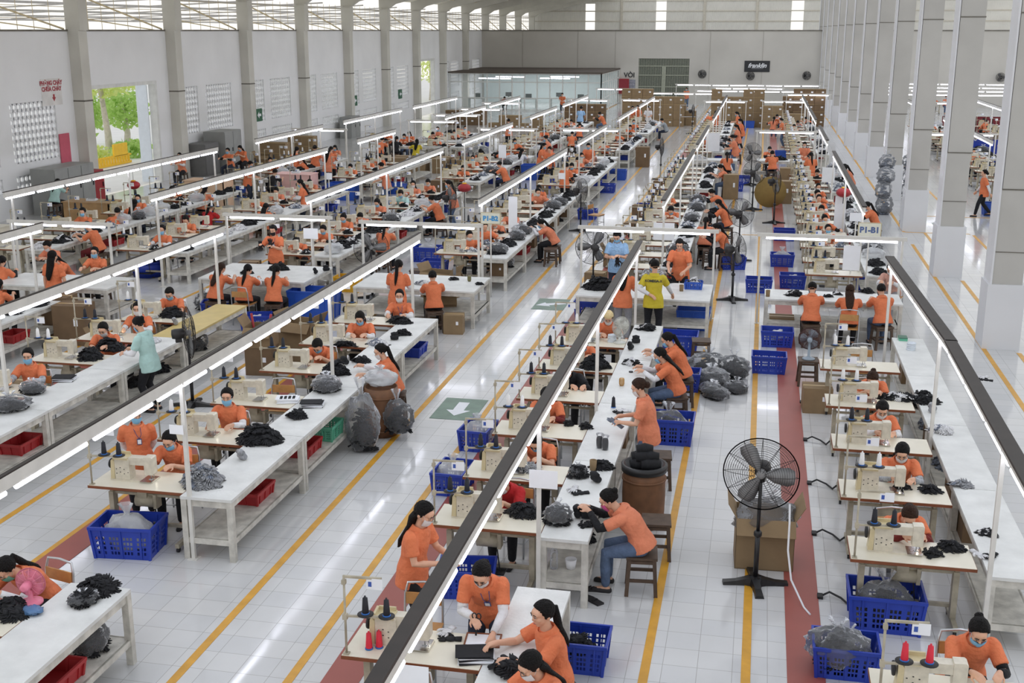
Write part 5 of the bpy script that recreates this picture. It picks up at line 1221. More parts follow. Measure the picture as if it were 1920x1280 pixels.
XT2 = [(-11.95, -9.5, 49.6), (-8.4, -5.9, 49.9), (-.1, 2.2, 50.4), (-3.4, -.9, 50.2), (-16.9, -14.2, 53.4), (-17.2, -14.2, 56.3), (-16.9, -14.1, 60.4)]
for i, (x0, x1, y) in enumerate(XT2):
    nm = ('fourth row', 'third row', 'column-side row', 'middle aisle row', 'crowded left group, front', 'crowded left group, middle', 'crowded left group, back')[i]
    inst(worktable_spec(round(x1 - x0, 3), .9), 'white cross table far back, ' + nm, 'cross table', ((x0 + x1) / 2, y, 0), pi / 2)
    o = link('glove_pile', pile_mesh(34, .36, .22, .15, (GLOVEK, GLOVEW)[i % 2], 1, None), None, (x0 + .9, y, TZ)); tag(o, 'glove heap on far cross table, ' + nm, 'glove pile', None, 'stuff')
# light rails along the rows
light_rail(-2.08, 5.2, 21.4, (11.3, 15.75, 20.95), 'black-topped light rail over middle aisle row, near block', z=2.18)
light_rail(2.40, 8.2, 14.9, (11.25,), 'black-topped light rail over column-side row, nearer half of near block', x1=2.44, z=2.2, bw=.072)
light_rail(2.45, 14.9, 20.6, (15.6, 20.3), 'black-topped light rail over column-side row, farther half of near block', x1=2.26, z=2.2, bw=.072)
light_rail(-6.26, 7.2, 21.3, (11.65, 16.4, 20.75), 'white light rail over third row from columns, near block', False)
light_rail(-10.28, 11.5, 21.3, (14.1, 17.9, 20.9), 'white light rail over fourth row from columns, near block', False)
light_rail(-14.0, 14, 20.9, (17, 20.5), 'white light rail over fifth row from columns, near block', False)
for k, x in (('C', -2.08), ('R', 2.3), ('L', -6.22), ('M', -10.25), ('N', -13.98), ('O', -17.55)):
    rr = dict(C=((26.6, 38.6), (40.4, 48.6), (53, 61), (62.5, 71.8)), R=((26.5, 38.9), (42.9, 49.5), (53, 61), (62.5, 73)), L=((26.0, 38.4), (40.9, 48.5), (53, 60.5), (62, 70.5)), M=((25.6, 37.8), (40.4, 49), (53, 60), (62, 71)), N=((25.2, 37.0), (40, 44.5), (52, 60), (61, 69)), O=((24.8, 36.3), (39.3, 46), (48.5, 57), (59, 68)))[k]
    for a, b in rr: light_rail(x, a, b, (a + .3, (a + b) / 2, b - .3), '%s light rail over %s, %s' % ('black-topped' if k in 'CR' else 'white', ROWS[k][3], blk((a + b) / 2)), k in 'CR')
for x, a, b, nm in ((7.95, 44, 56, 'nearer of two'), (7.95, 60, 72, 'farther of two'), (11.75, 60, 72, 'beside yellow crates')): light_rail(x, a, b, (a + .4, (a + b) / 2, b - .4), 'white light rail beyond the columns, ' + nm, False, x1=x)
for i, (y, x0, x1, n) in enumerate(((83, -4.5, 4, 6), (87, -3.4, 1.4, 4), (92, -6.5, 4.1, 8), (79, -8.5, -3, 4), (79, 1.5, 4.2, 2), (84, -11.5, -7.6, 3))):
    light_frame(x0, x1, y, 'long light frame across the far end, ' + ('nearest of middle three', 'second of middle three', 'farthest of middle three', 'left lower one', 'right lower one', 'by red cabinet')[i], 2.0, n=n)
for i, (y, x0, x1, n) in enumerate(((80, 6.5, 20, 8), (85, 6.5, 21, 9), (90, 6.5, 22, 9), (96, 6.5, 23, 10))):
    light_frame(x0, x1, y, 'long light frame beyond the columns, %s from the front' % ORD[i], 2.05, n=n)

# ------------------------------------------------------------------ things on tables and on the floor
TI="""
pileK;-2.41;17.95;large black glove heap draped over fifth machine table of middle aisle row;.26 .2 .2
pileK;-2.37;11.94;black glove heap before the red-shirted person;.2 .15 .1
pileG;-2.58;13.28;grey black cuff heap beside white paper notice;.16 .1 .06
pileK;-2.12;14.97;small black glove bundle with red clip on machine table;.09 .07 .07
pileK;-2.37;15.05;tiny black glove roll near red marker;.05 .05 .05
bag;-1.96;11.79;clear bag of black gloves on near end of middle worktable;.17 .15 .2
pileK;-1.63;11.75;loose black glove pieces at near end of middle worktable;.1 .06 .02
roll;-1.76;11.98;black folded glove pair beside clear bag, middle worktable;
roll;-1.65;11.94;black folded glove nearest the pink-masked person;
flatg;-1.83;12.65;black and white glove cuff laid flat on middle worktable;
bag;-1.95;13.19;open clear bag holding two black rolls;.12 .1 .14
roll;-1.71;13.05;black stack tied with green band on middle worktable;
tubec;-1.80;13.44;brown cardboard tube standing on middle worktable;
pileK;-1.71;13.55;black glove pile behind the cardboard tube;.13 .1 .07
jar;-1.83;14.25;dark jar of parts wrapped in film, left of pair;
jar;-1.75;14.19;dark jar of parts wrapped in film, right of pair;
cone;-1.86;15.95;single black thread cone on middle worktable by standing person;
flatg;-1.75;15.68;striped glove pieces under standing person's hands;
glass;-1.87;17.04;glass jar of orange drink on middle worktable;
pileM;-1.84;18.26;black and white glove pile before seated pair;.13 .1 .06
disc;-1.81;17.79;small dark tape disc on middle worktable;
roll;-1.96;19.14;stacked black rolls beside white table fan;
roll;-1.92;19.57;upper black roll bundle beside white table fan;
pileM;-1.84;20.59;black and white gloves at far end of middle worktable;.17 .12 .08
spool;-2.64;19.68;stack of white tape rolls left of table fan;
spool;-2.34;19.60;lower stack of white tape rolls against table fan;
pileG;-6.29;12.05;silver grey glove heap at near end of left worktable;.27 .22 .22
roll;-6.17;12.90;silver glove parcel on left worktable;
pileK;-6.24;13.60;tall black glove heap on second machine table of left row;.32 .26 .22
pileK;-6.13;14.59;black glove stack hanging at the left worktable edge;.14 .1 .1
papers;-6.53;15.26;stack of white printed sheets on left worktable;
papers;-6.11;15.14;black folders and sheets beside printed stack;
bag;-6.18;15.92;big open bag of black gloves on left worktable;.3 .22 .2
pileK;-6.35;16.75;black glove heap spilling from the big open bag;.24 .18 .2
roll;-6.38;17.30;rolled black glove bundle by white-sleeved person;
pileK;-6.18;17.48;black gloves in front of white-sleeved person, left worktable;.15 .1 .07
pileK;-6.78;18.38;row of black gloves on fourth machine table;.22 .07 .05
pileW;-6.25;18.60;blue white glove pieces on left worktable;.2 .12 .05
roll;-6.06;18.93;black glove bundle, left worktable far part;
pileK;-6.03;19.31;ruffled black glove pile, left worktable far part;.13 .1 .08
pileK;-6.35;20.17;black gloves before lanyard-wearing person at row end;.24 .14 .1
pileK;-6.03;9.29;black glove heap on nearest left worktable;.2 .16 .12
bag;-6.02;9.03;clear bag of dark gloves on nearest left worktable;.15 .13 .1
pileK;-6.64;8.82;dark glove pieces beside pink fan;.14 .1 .06
pileK;-6.52;8.64;second dark glove pile near pink fan;.14 .1 .06
bluebag;-6.37;8.74;crumpled blue plastic bag under pink fan;.1 .07 .05
pileM;2.21;17.19;black glove strips across second machine table, column row;.34 .1 .05
pileK;2.55;17.16;black glove heap on column row worktable;.2 .16 .06
pileK;2.55;17.53;flat black pads behind glove heap, column row worktable;.12 .05 .03
roll;2.58;16.66;pale tape roll on column row worktable;
pileW;2.57;15.82;white purple striped glove pieces in film;.17 .13 .05
pileK;1.84;13.58;black glove bundle on third machine table, column row;.1 .07 .05
pileK;2.14;13.56;long black glove bundle beside the first bundle;.13 .06 .05
pileG;2.55;13.82;thin grey glove pile on column row worktable;.13 .05 .02
pileK;1.95;11.75;black glove pile nearest edge of near machine table;.1 .09 .06
pileK;2.15;11.96;black glove pile beside needle lamp, near machine table;.13 .09 .06
pileM;2.61;12.43;white red and black glove pieces on column row worktable;.12 .1 .02
flatg;2.54;11.83;single cut glove piece at near end of column row worktable;
flatg;3.60;18.45;dark cut strip on column row worktable;
greenbox;2.61;20.78;small green box at far end of column row worktable;
spool;2.67;20.11;blue white tape reel on column row worktable;
pileK;-3.11;23.89;big shiny black glove heap on cross table by fan;.42 .3 .24
basketw;-1.21;24.28;small blue basket of white black gloves on cross table;
tubec;-1.44;23.97;brown jar standing on cross table;
pileK;-1.87;24.81;black white glove pieces before the yellow-shirted person;.2 .14 .05
pileM;0.83;24.03;white and black glove pile left of the seated trio;.16 .12 .09
pileK;1.50;24.02;flat black gloves between first and second of seated trio;.1 .06 .03
pileM;1.70;24.27;black white gloves beside second of seated trio;.1 .08 .05
pileK;2.30;24.60;black glove row between second and third of seated trio;.14 .1 .07
tubec;0.31;23.82;wrapped cup at left corner of seated trio table;
bottle;-6.45;24.60;grey drinking bottle on cross table with two workers;
glass;-5.97;24.01;olive glass jar on cross table;
pileK;-6.35;24.10;black pads around the grey bottle;.12 .1 .04
pileK;-5.69;23.73;black folded pads at right end of cross table;.1 .06 .03
pileW;-6.87;23.54;white glove pieces between two orange shirts on cross table;.16 .12 .03
pileK;-10.49;24.37;heap of black gloves before seated back-turned trio;.26 .16 .12
roll;-9.49;24.09;black bundle on right part of trio cross table;
roll;-9.37;24.42;second black bundle on right part of trio cross table;
pileK;-11.02;23.83;black gloves beside first of back-turned trio;.14 .1 .05
bag;-10.23;14.07;clear sack of grey gloves at left frame edge;.3 .22 .2
bag;-10.42;14.89;smaller clear sack of grey gloves on far-left worktable;.24 .16 .16
papers;-10.32;15.56;stack of white sheets over black gloves, far-left worktable;
pileK;-10.58;17.33;black gloves handled by mint-shirted person;.26 .18 .2
pileK;-10.60;16.75;black glove heap hanging left of white pole;.2 .16 .2
pileK;-10.71;19.77;black sheet bundle under young operator's hands;.28 .18 .16
roll;-10.32;19.17;grey bundle on yellowish table top;
pileW;-10.14;17.96;thin white glove pieces on far-left worktable;.16 .1 .03
pileK;-6.12;27.29;black glove stack at near end of worktable by floor arrow;.22 .18 .12
pileW;-6.83;27.50;white glove strips beside black stack;.25 .15 .04
pileK;-6.01;30.93;black glove heap before black-sleeved seated person;.22 .18 .14
glovework;-2.45;9.06;white black and red glove on nearest machine table;
papers;-2.17;8.80;stack of glove cutouts on nearest machine table;
board;-2.17;9.10;dark-edged cutting board under the scissors;
conered;-3.11;8.76;red thread cone standing on nearest machine table, left one;
conered;-3.03;8.80;red thread cone standing on nearest machine table, right one;
pileK;-1.86;8.64;black glove pile beside white-masked person, bottom edge;.14 .12 .1
conepink;1.38;15.26;coral thread cone on third column row machine table, left;
conepink;1.47;15.30;coral thread cone on third column row machine table, right;
coneblu;-3.03;16.44;blue thread cone on fourth machine table of middle row;
cone;1.39;11.79;black thread cone standing on near column row machine table;
"""
FI="""
crateL;-7.09;11.43;blue crate with white plastic bag by nearest left passage;.1
crate;-2.91;11.28;blue crate behind the wooden-backed chair, scissors side;.15
crate;-1.49;10.01;blue crate beside side-facing person, bottom of view;0
crateL;-1.13;16.67;big blue crate of clear plastic behind standing person;0
crate;-3.82;14.15;blue crate of film at aisle side of third machine table;1.5
crate;-3.89;15.88;blue crate behind the film crate at aisle side;1.5
crateL;-3.35;24.25;blue crate under cross table by the fan;0
crateL;-1.35;21.72;long blue crate on floor behind seated pair;0
crate;-1.11;19.43;blue crate right beside seated pair;0
bin;-1.17;23.77;dark blue bin under right end of cross table;0
crate;0.36;20.83;blue crate standing on yellow line, nearer of two;0
crate;0.52;22.74;blue crate standing behind the nearer one;0
crate;0.14;27.68;blue crate right of the standing fan near seated trio;0
crate;-0.54;30.41;blue crate under the standing fan guard;.2
crate;0.72;31.04;blue crate topped with white film beside red strip;0
crate;0.93;28.33;shallow blue crate before the trio cross table;0
crate;0.83;35.09;shallow blue crate in column row behind the light frame;0
crate;0.31;43.13;blue crate under dark-guarded fan;0
crate;-0.86;45.99;blue crate beside carton seat;0
crate;-0.64;48.19;blue crate behind the carton seat;0
crate;-1.20;59.55;blue crate in right aisle beside standing person;1.57
crate;-1.14;72.16;blue crate far along right aisle;1.57
bin;-0.77;77.09;blue bin farther along right aisle;0
bin;1.05;57.99;blue bin behind the far fan;0
crateL;1.52;11.43;big blue crate of gloves under nearest column row table;0
crate;1.06;10.42;blue crate with dark trash bag at bottom edge;0
crate;-11.36;22.77;blue crate beside back-turned trio;.3
crate;-10.03;21.82;shallow blue crate behind the long rail;.3
binL;-9.24;23.02;tall blue bin stack behind left machine row;0
bintub;-14.99;26.41;round blue tub beside white cart legs;0
ycrate;-9.41;25.80;yellow crate under cross table with two workers;0
crateL;-8.60;29.75;blue crate heaped with clear film;0
crate;-5.44;37.89;blue crate with grey bag beside left aisle;0
crate;-5.65;44.52;blue crate under metal stool beside left aisle;0
bin;-5.71;48.55;blue bin beside brown carton at left aisle;0
binL;-9.14;47.83;large blue bin between two rows, middle of hall;0
bin;-10.60;49.81;blue bin left of the large one, middle of hall;0
binL;-14.85;40.51;large blue bin behind pole, left half of hall;0
bin;-13.45;42.57;blue bin behind masked operators, left half of hall;0
bin;-17.75;45.30;blue bin behind standing long-haired person;0
bin;-17.23;34.53;blue bin under table in the far-left row;0
bin;-18.98;40.22;bright blue bin by pink counter;0
bin;7.76;41.48;blue crate by walking person, beyond the columns;0
crate;2.67;28.51;blue crate of film behind the trio;0
"""

def simple(name, me, lab, cat, loc, rz=0., kind=None, rot=(0, 0)): return tag(link(name, me, None, loc, (rot[0], rot[1], rz)), lab, cat, None, kind)
ROLL = MB().tube([(-.07, 0, .045), (-.03, .003, .05), (.03, -.003, .05), (.07, 0, .045)], [.034, .046, .046, .034], 12).tube([(-.06, .02, .1), (0, .023, .105), (.06, .02, .1)], [.03, .042, .03], 12)
ROLLM = {m: ROLL.mesh('glove_roll', m) for m in (GLOVEK, GLOVEG)}
for i, v in enumerate(ROLL.v): pass
FLATG = MB().add(GLV[0], Matrix.Translation((0, 0, .012))).add(GLV[2], Matrix.Translation((.12, .05, .016)) @ Matrix.Rotation(1.1, 4, 'Z'), 1).mesh('glove', [GLOVEK, GLOVEW])
def papers_mesh(dark):
    r = random.Random(3); mb = MB()
    for q in range(9): mb.box(-.15, .15, -.11, .11, q * .007, q * .007 + .006, 1 if (q % 3 == 1 and dark) or q == 8 and dark else 0, Matrix.Rotation(r.uniform(-.12, .12), 4, 'Z') @ Matrix.Translation((r.uniform(-.02, .02), r.uniform(-.02, .02), 0)))
    if not dark: 
        for q in range(4): mb.box(-.11 + q * .06, -.07 + q * .06, -.07, .07, .063, .0645, 1)
    return mb.mesh('paper_stack', [PAPER, GLOVEK])
PAP = (papers_mesh(False), papers_mesh(True))
GLASSM = mat('drink_glass', (196, 150, 80), .1, .1, 8, alpha=.6); OLIVE = mat('olive_jar', (110, 106, 66), .3, .15)
seed = 0
for ln in TI.strip().split('\n'):
    t, x, y, lab, op = ln.split(';'); x = float(x); y = float(y); op = [float(q) for q in op.split()]; seed += 1; z = TZ; rz = (seed * 1.7) % 3
    if t.startswith('pile'):
        m1, m2 = dict(K=(GLOVEK, None), M=(GLOVEK, GLOVEW), G=(GLOVEG, GLOVEMIX), W=(GLOVEW, GLOVEMIX))[t[4]]
        n = int(min(70, max(10, op[0] * op[1] * 1100))); s_ = 1. if op[0] > .12 else .6
        simple('glove_pile', pile_mesh(n, *op, m1, seed % 3, m2, s_), lab, 'glove pile', (x, y, z), 0, 'stuff')
    elif t == 'bag': inst(bag_spec(*op, seed % 3), lab, 'bag', (x, y, z), rz)
    elif t == 'roll': simple('glove_roll', ROLLM[GLOVEG if 'silver' in lab or 'pale' in lab or 'grey' in lab else GLOVEK], lab, 'glove roll', (x, y, z), rz)
    elif t in ('flatg', 'glovework'): simple('glove', FLATG, lab, 'glove', (x, y, z), rz)
    elif t.startswith('cone'):
        m = THREADR if 'red' in t or 'pink' in t else THREADB if 'blu' in t else THREADK; simple('thread_cone', cone_mesh(m), lab, 'thread cone', (x, y, z))
    elif t == 'tubec': simple('tube_pot', MB().lathe([(.04, 0), (.045, .13), (.038, .13), (.035, .02)], (0, 0, 0), 16).mesh('tube_pot', CARD), lab, 'pot', (x, y, z))
    elif t == 'jar': inst(S('jar', MB().lathe([(.035, 0), (.04, .02), (.04, .13), (.03, .15), (.01, .15)], (0, 0, 0), 14).mesh('jar', GLOVEK), [S('film', MB().lathe([(.042, .0), (.046, .1), (.036, .16), (.05, .19)], (0, 0, 0), 14).mesh('film', PLASTIC))]), lab, 'jar', (x, y, z))
    elif t == 'glass': simple('jar', MB().lathe([(.03, 0), (.042, .03), (.042, .1), (.034, .12), (.03, .12)], (0, 0, 0), 16).mesh('jar', GLASSM if 'orange' in lab else OLIVE), lab, 'jar', (x, y, z))
    elif t == 'disc': simple('tape_disc', MB().lathe([(.012, 0), (.035, 0), (.035, .015), (.012, .015)], (0, 0, 0), 16).mesh('tape_disc', DARK), lab, 'tape', (x, y, z))
    elif t == 'spool':
        mb = MB()
        for q in range(4): mb.lathe([(.02, q * .033), (.075, q * .033), (.075, q * .033 + .028), (.02, q * .033 + .028)], ((q % 2) * .006, 0, 0), 18)
        simple('tape_roll_stack', mb.mesh('tape_roll_stack', mat('white_blue_tape', (214, 222, 230), .6, .08)), lab, 'tape rolls', (x, y, z))
    elif t == 'papers': simple('paper_stack', PAP[1 if 'black' in lab or 'cutouts' in lab else 0], lab, 'papers', (x, y, z), .3)
    elif t == 'bluebag': inst(S('plastic_bag', None, [S('film', MB().ball((0, 0, .03), (.11, .08, .035), 18, 10, 0, None, lambda d: 1 + .2 * sin(9 * d.x + 4 * d.y) * cos(8 * d.z)).mesh('film', mat('blue_film', (90, 130, 176), .2, .2, 9, .6, 12, alpha=.75)))]), lab, 'bag', (x, y, z))
    elif t == 'greenbox': inst(S('small_box', MB().box(-.07, .07, -.1, .1, 0, .05).mesh('small_box', GREENC), [S('lid', MB().box(-.072, .072, -.102, .102, .04, .056).mesh('lid', mat('dark_green_lid', (60, 110, 90), .4, .1)))]), lab, 'box', (x, y, z))
    elif t == 'basketw': inst(S('plastic_basket', None, [S('body', mk_crate(.36, .26, .16, BLUEB)['ch'][0]['me']), S('contents', pile_mesh(22, .15, .11, .12, GLOVEW, 1, GLOVEK, .7), (), (0, 0, .1))]), lab, 'basket', (x, y, z))
    elif t == 'bottle': inst(S('bottle', MB().lathe([(.03, 0), (.034, .01), (.034, .17), (.02, .2)], (0, 0, 0), 14).mesh('bottle', mat('grey_bottle', (112, 114, 118), .35, .1)), [S('lid', MB().lathe([(.022, .195), (.024, .2), (.024, .235), (.005, .24)], (0, 0, 0), 14).mesh('lid', DARK))]), lab, 'bottle', (x, y, z))
    elif t == 'board': simple('cutting_board', MB().box(-.15, .15, -.1, .1, 0, .008).box(-.16, .16, -.115, -.1, 0, .014, 1).box(-.16, .16, .1, .115, 0, .014, 1).box(-.16, -.145, -.1, .1, 0, .014, 1).box(.145, .16, -.1, .1, 0, .014, 1).mesh('cutting_board', [PAPER, BROWNE]), lab, 'board', (x, y, z), .1)
fill = {'L': (.26, .18)}
for ln in FI.strip().split('\n'):
    t, x, y, lab, op = ln.split(';'); x = float(x); y = float(y); rz = float(op); seed += 1
    sp, (w_, d_, h_) = {'crate': (CRATE, (.6, .42, .33)), 'crateL': (BIGCRATE, (.74, .5, .4)), 'bin': (BIN, (.66, .46, .42)), 'binL': (mk_crate(1.0, .6, .62, BLUEB, 'plastic_bin', False), (1, .6, .62)), 'ycrate': (YCRATE, (.62, .42, .36)), 'bintub': (None, (.8, .5, .4))}[t]
    y += d_ / 2
    if t == 'bintub': inst(S('plastic_tub', MB().lathe([(.05, 0), (.36, .0), (.42, .2), (.43, .38), (.40, .38), (.38, .02)], (0, 0, 0), 24).mesh('plastic_tub', BLUEC), [S('rim', MB().lathe([(.42, .36), (.455, .36), (.455, .39), (.42, .39)], (0, 0, 0), 24).mesh('rim', BLUEC))]), lab, 'tub', (x, y, 0)); continue
    inst(sp, lab, 'crate', (x, y, 0), rz)
    if any(q in lab for q in ('film', 'plastic', 'bag', 'gloves')):
        mw = 'white' in lab or 'film' in lab
        inst(bag_spec(w_ * .40, d_ * .38, h_ * 1.05, seed % 3, not mw or 'gloves' in lab, mw and 'gloves' not in lab), 'plastic bag in ' + ' '.join(lab.split()[:12]), 'bag', (x, y, .03), 0)
    elif seed % 3: simple('glove_pile', pile_mesh(34, w_ * .34, d_ * .32, .13, GLOVEK if seed % 2 else GLOVEW, 1, None), 'glove heap in ' + ' '.join(lab.split()[:12]), 'glove pile', (x, y, h_ * .45), 0, 'stuff')
# clear bags of black gloves piled in the right aisle
for i, (x, y, s) in enumerate(((-.72, 20.75, (.36, .3, .34)), (-.25, 20.6, (.26, .34, .36)), (-.62, 19.95, (.42, .3, .28)), (-.55, 19.3, (.40, .2, .2)), (-.18, 19.6, (.2, .18, .2)))):
    inst(bag_spec(*s, i % 3), ('large clear bag of black gloves at back of aisle bag heap, left', 'clear bag of black gloves at back of aisle bag heap, right', 'clear bag of black gloves in middle of aisle bag heap', 'long flat clear bag at front of aisle bag heap', 'small clear bag at front right of aisle bag heap')[i], 'bag', (x, y, 0), i * .7)
# pedestal fans: x, y, guard radius, hub height, heading, label
for i, (x, y, R, hub, yaw, lab) in enumerate(((.2, 12.33, .41, 1.32, -.12, 'large black pedestal fan standing before open carton in right aisle'), (-.45, 26.8, .38, 1.2, 2.3, 'black pedestal fan in right aisle beside middle cross table'), (-3.55, 25.9, .41, 1.3, 3.5, 'black pedestal fan behind pile of black gloves on cross table'),
    (-.42, 31.7, .38, 1.3, 2.7, 'black pedestal fan standing by wooden stools in right aisle'), (-.16, 41.2, .4, 1.3, 2.9, 'black pedestal fan before brown board in right aisle'), (.55, 38.4, .4, 1.35, 1.9, 'dark pedestal fan on red strip facing sideways'), (-4.0, 49.2, .4, 1.35, 1.75, 'lone pedestal fan in the bright left aisle'),
    (-4.05, 72.0, .4, 1.35, 1.75, 'farthest pedestal fan in the left aisle'), (-8.95, 17.0, .42, 1.25, 2.2, 'pedestal fan behind mint-shirted person near floor line'), (-8.6, 25.3, .4, 1.2, .5, 'pedestal fan left of cross table with two workers'), (-5.3, 35.6, .38, 1.25, 1.2, 'pedestal fan among helpers of third row'), (-.3, 48.0, .4, 1.3, .3, 'pedestal fan in right aisle at rear-middle block'), (-8.9, 33.6, .38, 1.2, 1.4, 'pedestal fan blowing on stooping helper, fourth row'))):
    inst(fan_spec(R, hub, yaw), lab, 'fan', (x, y, 0), .0)
LF = link('fan_cord', MB().tube([(.52, 12.3, 1.0), (.53, 12.25, .8), (.53, 12.2, .5), (.58, 12.1, .2), (.72, 11.85, .012), (.78, 11.7, .012)], .011, 8).mesh('fan_cord', PAPER), None); tag(LF, 'white sleeve cord hanging below the large pedestal fan', 'cord')
inst(table_fan_spec(mat('white_fan_grille', (214, 214, 206), .4, .1), mat('white_fan_body', (206, 208, 200), .4, .1), .30, .17), 'white table fan on sixth machine table of middle aisle row', 'table fan', (-2.2, 19.55, TZ), .7)
inst(table_fan_spec(mat('pink_fan_grille', (238, 150, 170), .4, .1), mat('pink_fan_body', (232, 130, 156), .4, .1), .2, .14), 'small pink table fan on nearest left machine table', 'table fan', (-6.50, 8.92, TZ), 3.3)
inst(STOOL, 'dark wooden stool carrying grey table fan', 'stool', (1.02, 20.35, 0), .05)
inst(table_fan_spec(mat('dark_red_fan_grille', (90, 60, 60), .4, .1), mat('grey_blue_fan_body', (150, 164, 176), .4, .1), .36, .19), 'grey blue table fan on stool behind seated trio', 'table fan', (1.02, 20.35, .46), 3.1)
# stools without sitters, empty chairs
for x, y, lab in ((-.96, 12.85, 'empty dark stool beside brown barrel on right aisle'), (-1.12, 15.05, 'empty dark stool behind the barrel, by blue crate'), (-.88, 21.3, 'dark stool behind the aisle bag heap'), (-1.15, 30.6, 'dark stool loaded with cloth near pedestal fan'), (-5.25, 30.0, 'wooden stool at third row worktable, left aisle'), (-7.9, 26.6, 'dark stool between rows near light frame')): inst(STOOL, lab, 'stool', (x, y, 0), .1)
for x, y, rz, lab in ((-2.95, 9.75, .05, 'empty metal chair with wooden back behind nearest machine table'), (-6.95, 15.95, .1, 'empty metal chair at third machine table, third row'), (1.9, 19.9, .1, 'empty metal chair behind last machine, column-side near block'), (-4.9, 36.2, 1.2, 'metal chair beside left aisle crate')): inst(CHAIR, lab, 'chair', (x, y, 0), rz, 'metal chairs at the machines')
# barrels, cartons, boards
inst(BARREL, 'brown wooden barrel at left worktable under hanging bags', 'barrel', (-5.47, 16.35, 0), .2)
inst(bag_spec(.24, .16, .5, 1), 'clear bag of dark cloth hanging on left barrel', 'bag', (-5.15, 16.15, .1), 0); inst(bag_spec(.26, .22, .22, 2, False, True), 'bundle of beige padding on top of left barrel', 'bag', (-5.47, 16.35, .78), 0)
inst(BARREL, 'brown barrel with black rolls beside middle worktable', 'barrel', (-1.2, 13.75, 0), 0)
simple('barrel_liner', MB().lathe([(.24, .70), (.285, .72), (.29, .80), (.25, .81), (.2, .70)], (0, 0, 0), 24).mesh('barrel_liner', BLACKM), 'black liner bag folded over rim of middle barrel', 'liner', (-1.2, 13.75, 0))
for i, (dx, dy, z) in enumerate(((-.06, .03, .7), (.08, -.02, .72), (0, .02, .80))): simple('glove_roll', MB().add(ROLL, Matrix.Scale(1.7, 4)).mesh('glove_roll', GLOVEK), ('left lower', 'right lower', 'topmost')[i] + ' black roll in the middle barrel', 'glove roll', (-1.2 + dx, 13.75 + dy, z), .2)
simple('sandal', MB().prism([(-.045, -.12), (.04, -.13), (.05, .05), (.035, .13), (-.03, .13), (-.045, .03)], 0, .022).tube([(-.04, -.02, .02), (0, -.04, .05), (.045, -.02, .02)], .008, 6).mesh('sandal', SHOE), 'black sandal lying under the stool, nearer one', 'sandal', (-1.52, 11.55, 0), .9)
simple('sandal', bpy.data.meshes['sandal'], 'black sandal lying under worktable edge, farther one', 'sandal', (-1.62, 11.8, 0), 1.7)
inst(carton_spec(.66, .5, .62, True), 'open brown carton behind the large pedestal fan', 'carton', (.28, 12.95, 0), .05); inst(bag_spec(.38, .28, .40, 0, False), 'clear film bag stuffed in open carton behind large fan', 'bag', (.28, 12.95, .35), .4)
inst(carton_spec(.5, .45, .5, False, CARD2), 'brown carton lower of stack beside long rail, left row', 'carton', (-8.62, 19.1, 0), .1); inst(carton_spec(.5, .45, .38, True), 'open carton with red rolls on top of left stack', 'carton', (-8.62, 19.1, .5), .1)
for i, dx in enumerate((-.1, .1)): simple('red_roll', MB().cyl((dx, 0, .1), (dx * 1.9, .05, .62), .022, n=10).mesh('red_roll', REDP), 'red cloth roll standing in open carton, %s' % ('left one', 'right one')[i], 'roll', (-8.62, 19.1, .46))
inst(carton_spec(.7, .5, .75, True), 'torn open carton behind left machine row', 'carton', (-8.25, 20.1, 0), -.2); inst(carton_spec(.46, .4, .42), 'brown carton beside empty stool by column-side machines', 'carton', (1.12, 19.2 - .3, 0), .05)
inst(carton_spec(.4, .3, .4), 'printed brown carton under left cross table corner', 'carton', (-5.95, 22.6, 0), .1); inst(carton_spec(.7, .5, .5, True), 'open carton under left cross table', 'carton', (-6.6, 23.9, 0), .3); inst(carton_spec(.8, .5, .6, True), 'large open carton before blue-masked operator, left cross aisle', 'carton', (-7.1, 25.8, 0), -.3)
inst(carton_spec(.5, .4, .3), 'low carton under trio cross table by columns', 'carton', (.62, 24.2, 0), 0); inst(carton_spec(.55, .5, .9), 'tall carton used as seat in right aisle', 'carton', (-.98, 43.95, 0), 0)
simple('round_board', MB().lathe([(.01, -.02), (.55, -.02), (.55, .02), (.01, .02)], (0, 0, .56), 30, 0, True, 'y').mesh('round_board', mat('ochre_board', (150, 124, 70), .8, .1)), 'big round ochre board standing beside pedestal fan', 'board', (.42, 41.9, 0), .15, None, (.12, 0))
inst(carton_spec(.6, .5, .8), 'brown carton in right aisle behind round board', 'carton', (.9, 43.2, 0), 0); inst(carton_spec(.55, .5, 1.0), 'tall carton beside column-side machines', 'carton', (1.05, 45.6, 0), 0)
inst(carton_spec(.6, .55, .9, False, CARD2), 'dark brown carton standing alone by left aisle', 'carton', (-5.2, 53.8, 0), 0)
for i, (x, y) in enumerate(((-13.85, 20.9), (-13.1, 20.3))): inst(carton_spec(.66, .5, .8, False, CARD2), 'brown box with pale top behind long rail, %s' % ('left one', 'right one')[i], 'carton', (x, y, 0), .1)
for i in range(8):
    x, y = (-15.5 + (i % 4) * .95, 49.6 + (i // 4) * .8); inst(carton_spec(.75, .6, .62), 'carton before crowded left tables, %s of %s line' % (ORD[i % 4], ('front', 'back')[i // 4]), 'carton', (x, y, 0), RS.uniform(-.1, .1))
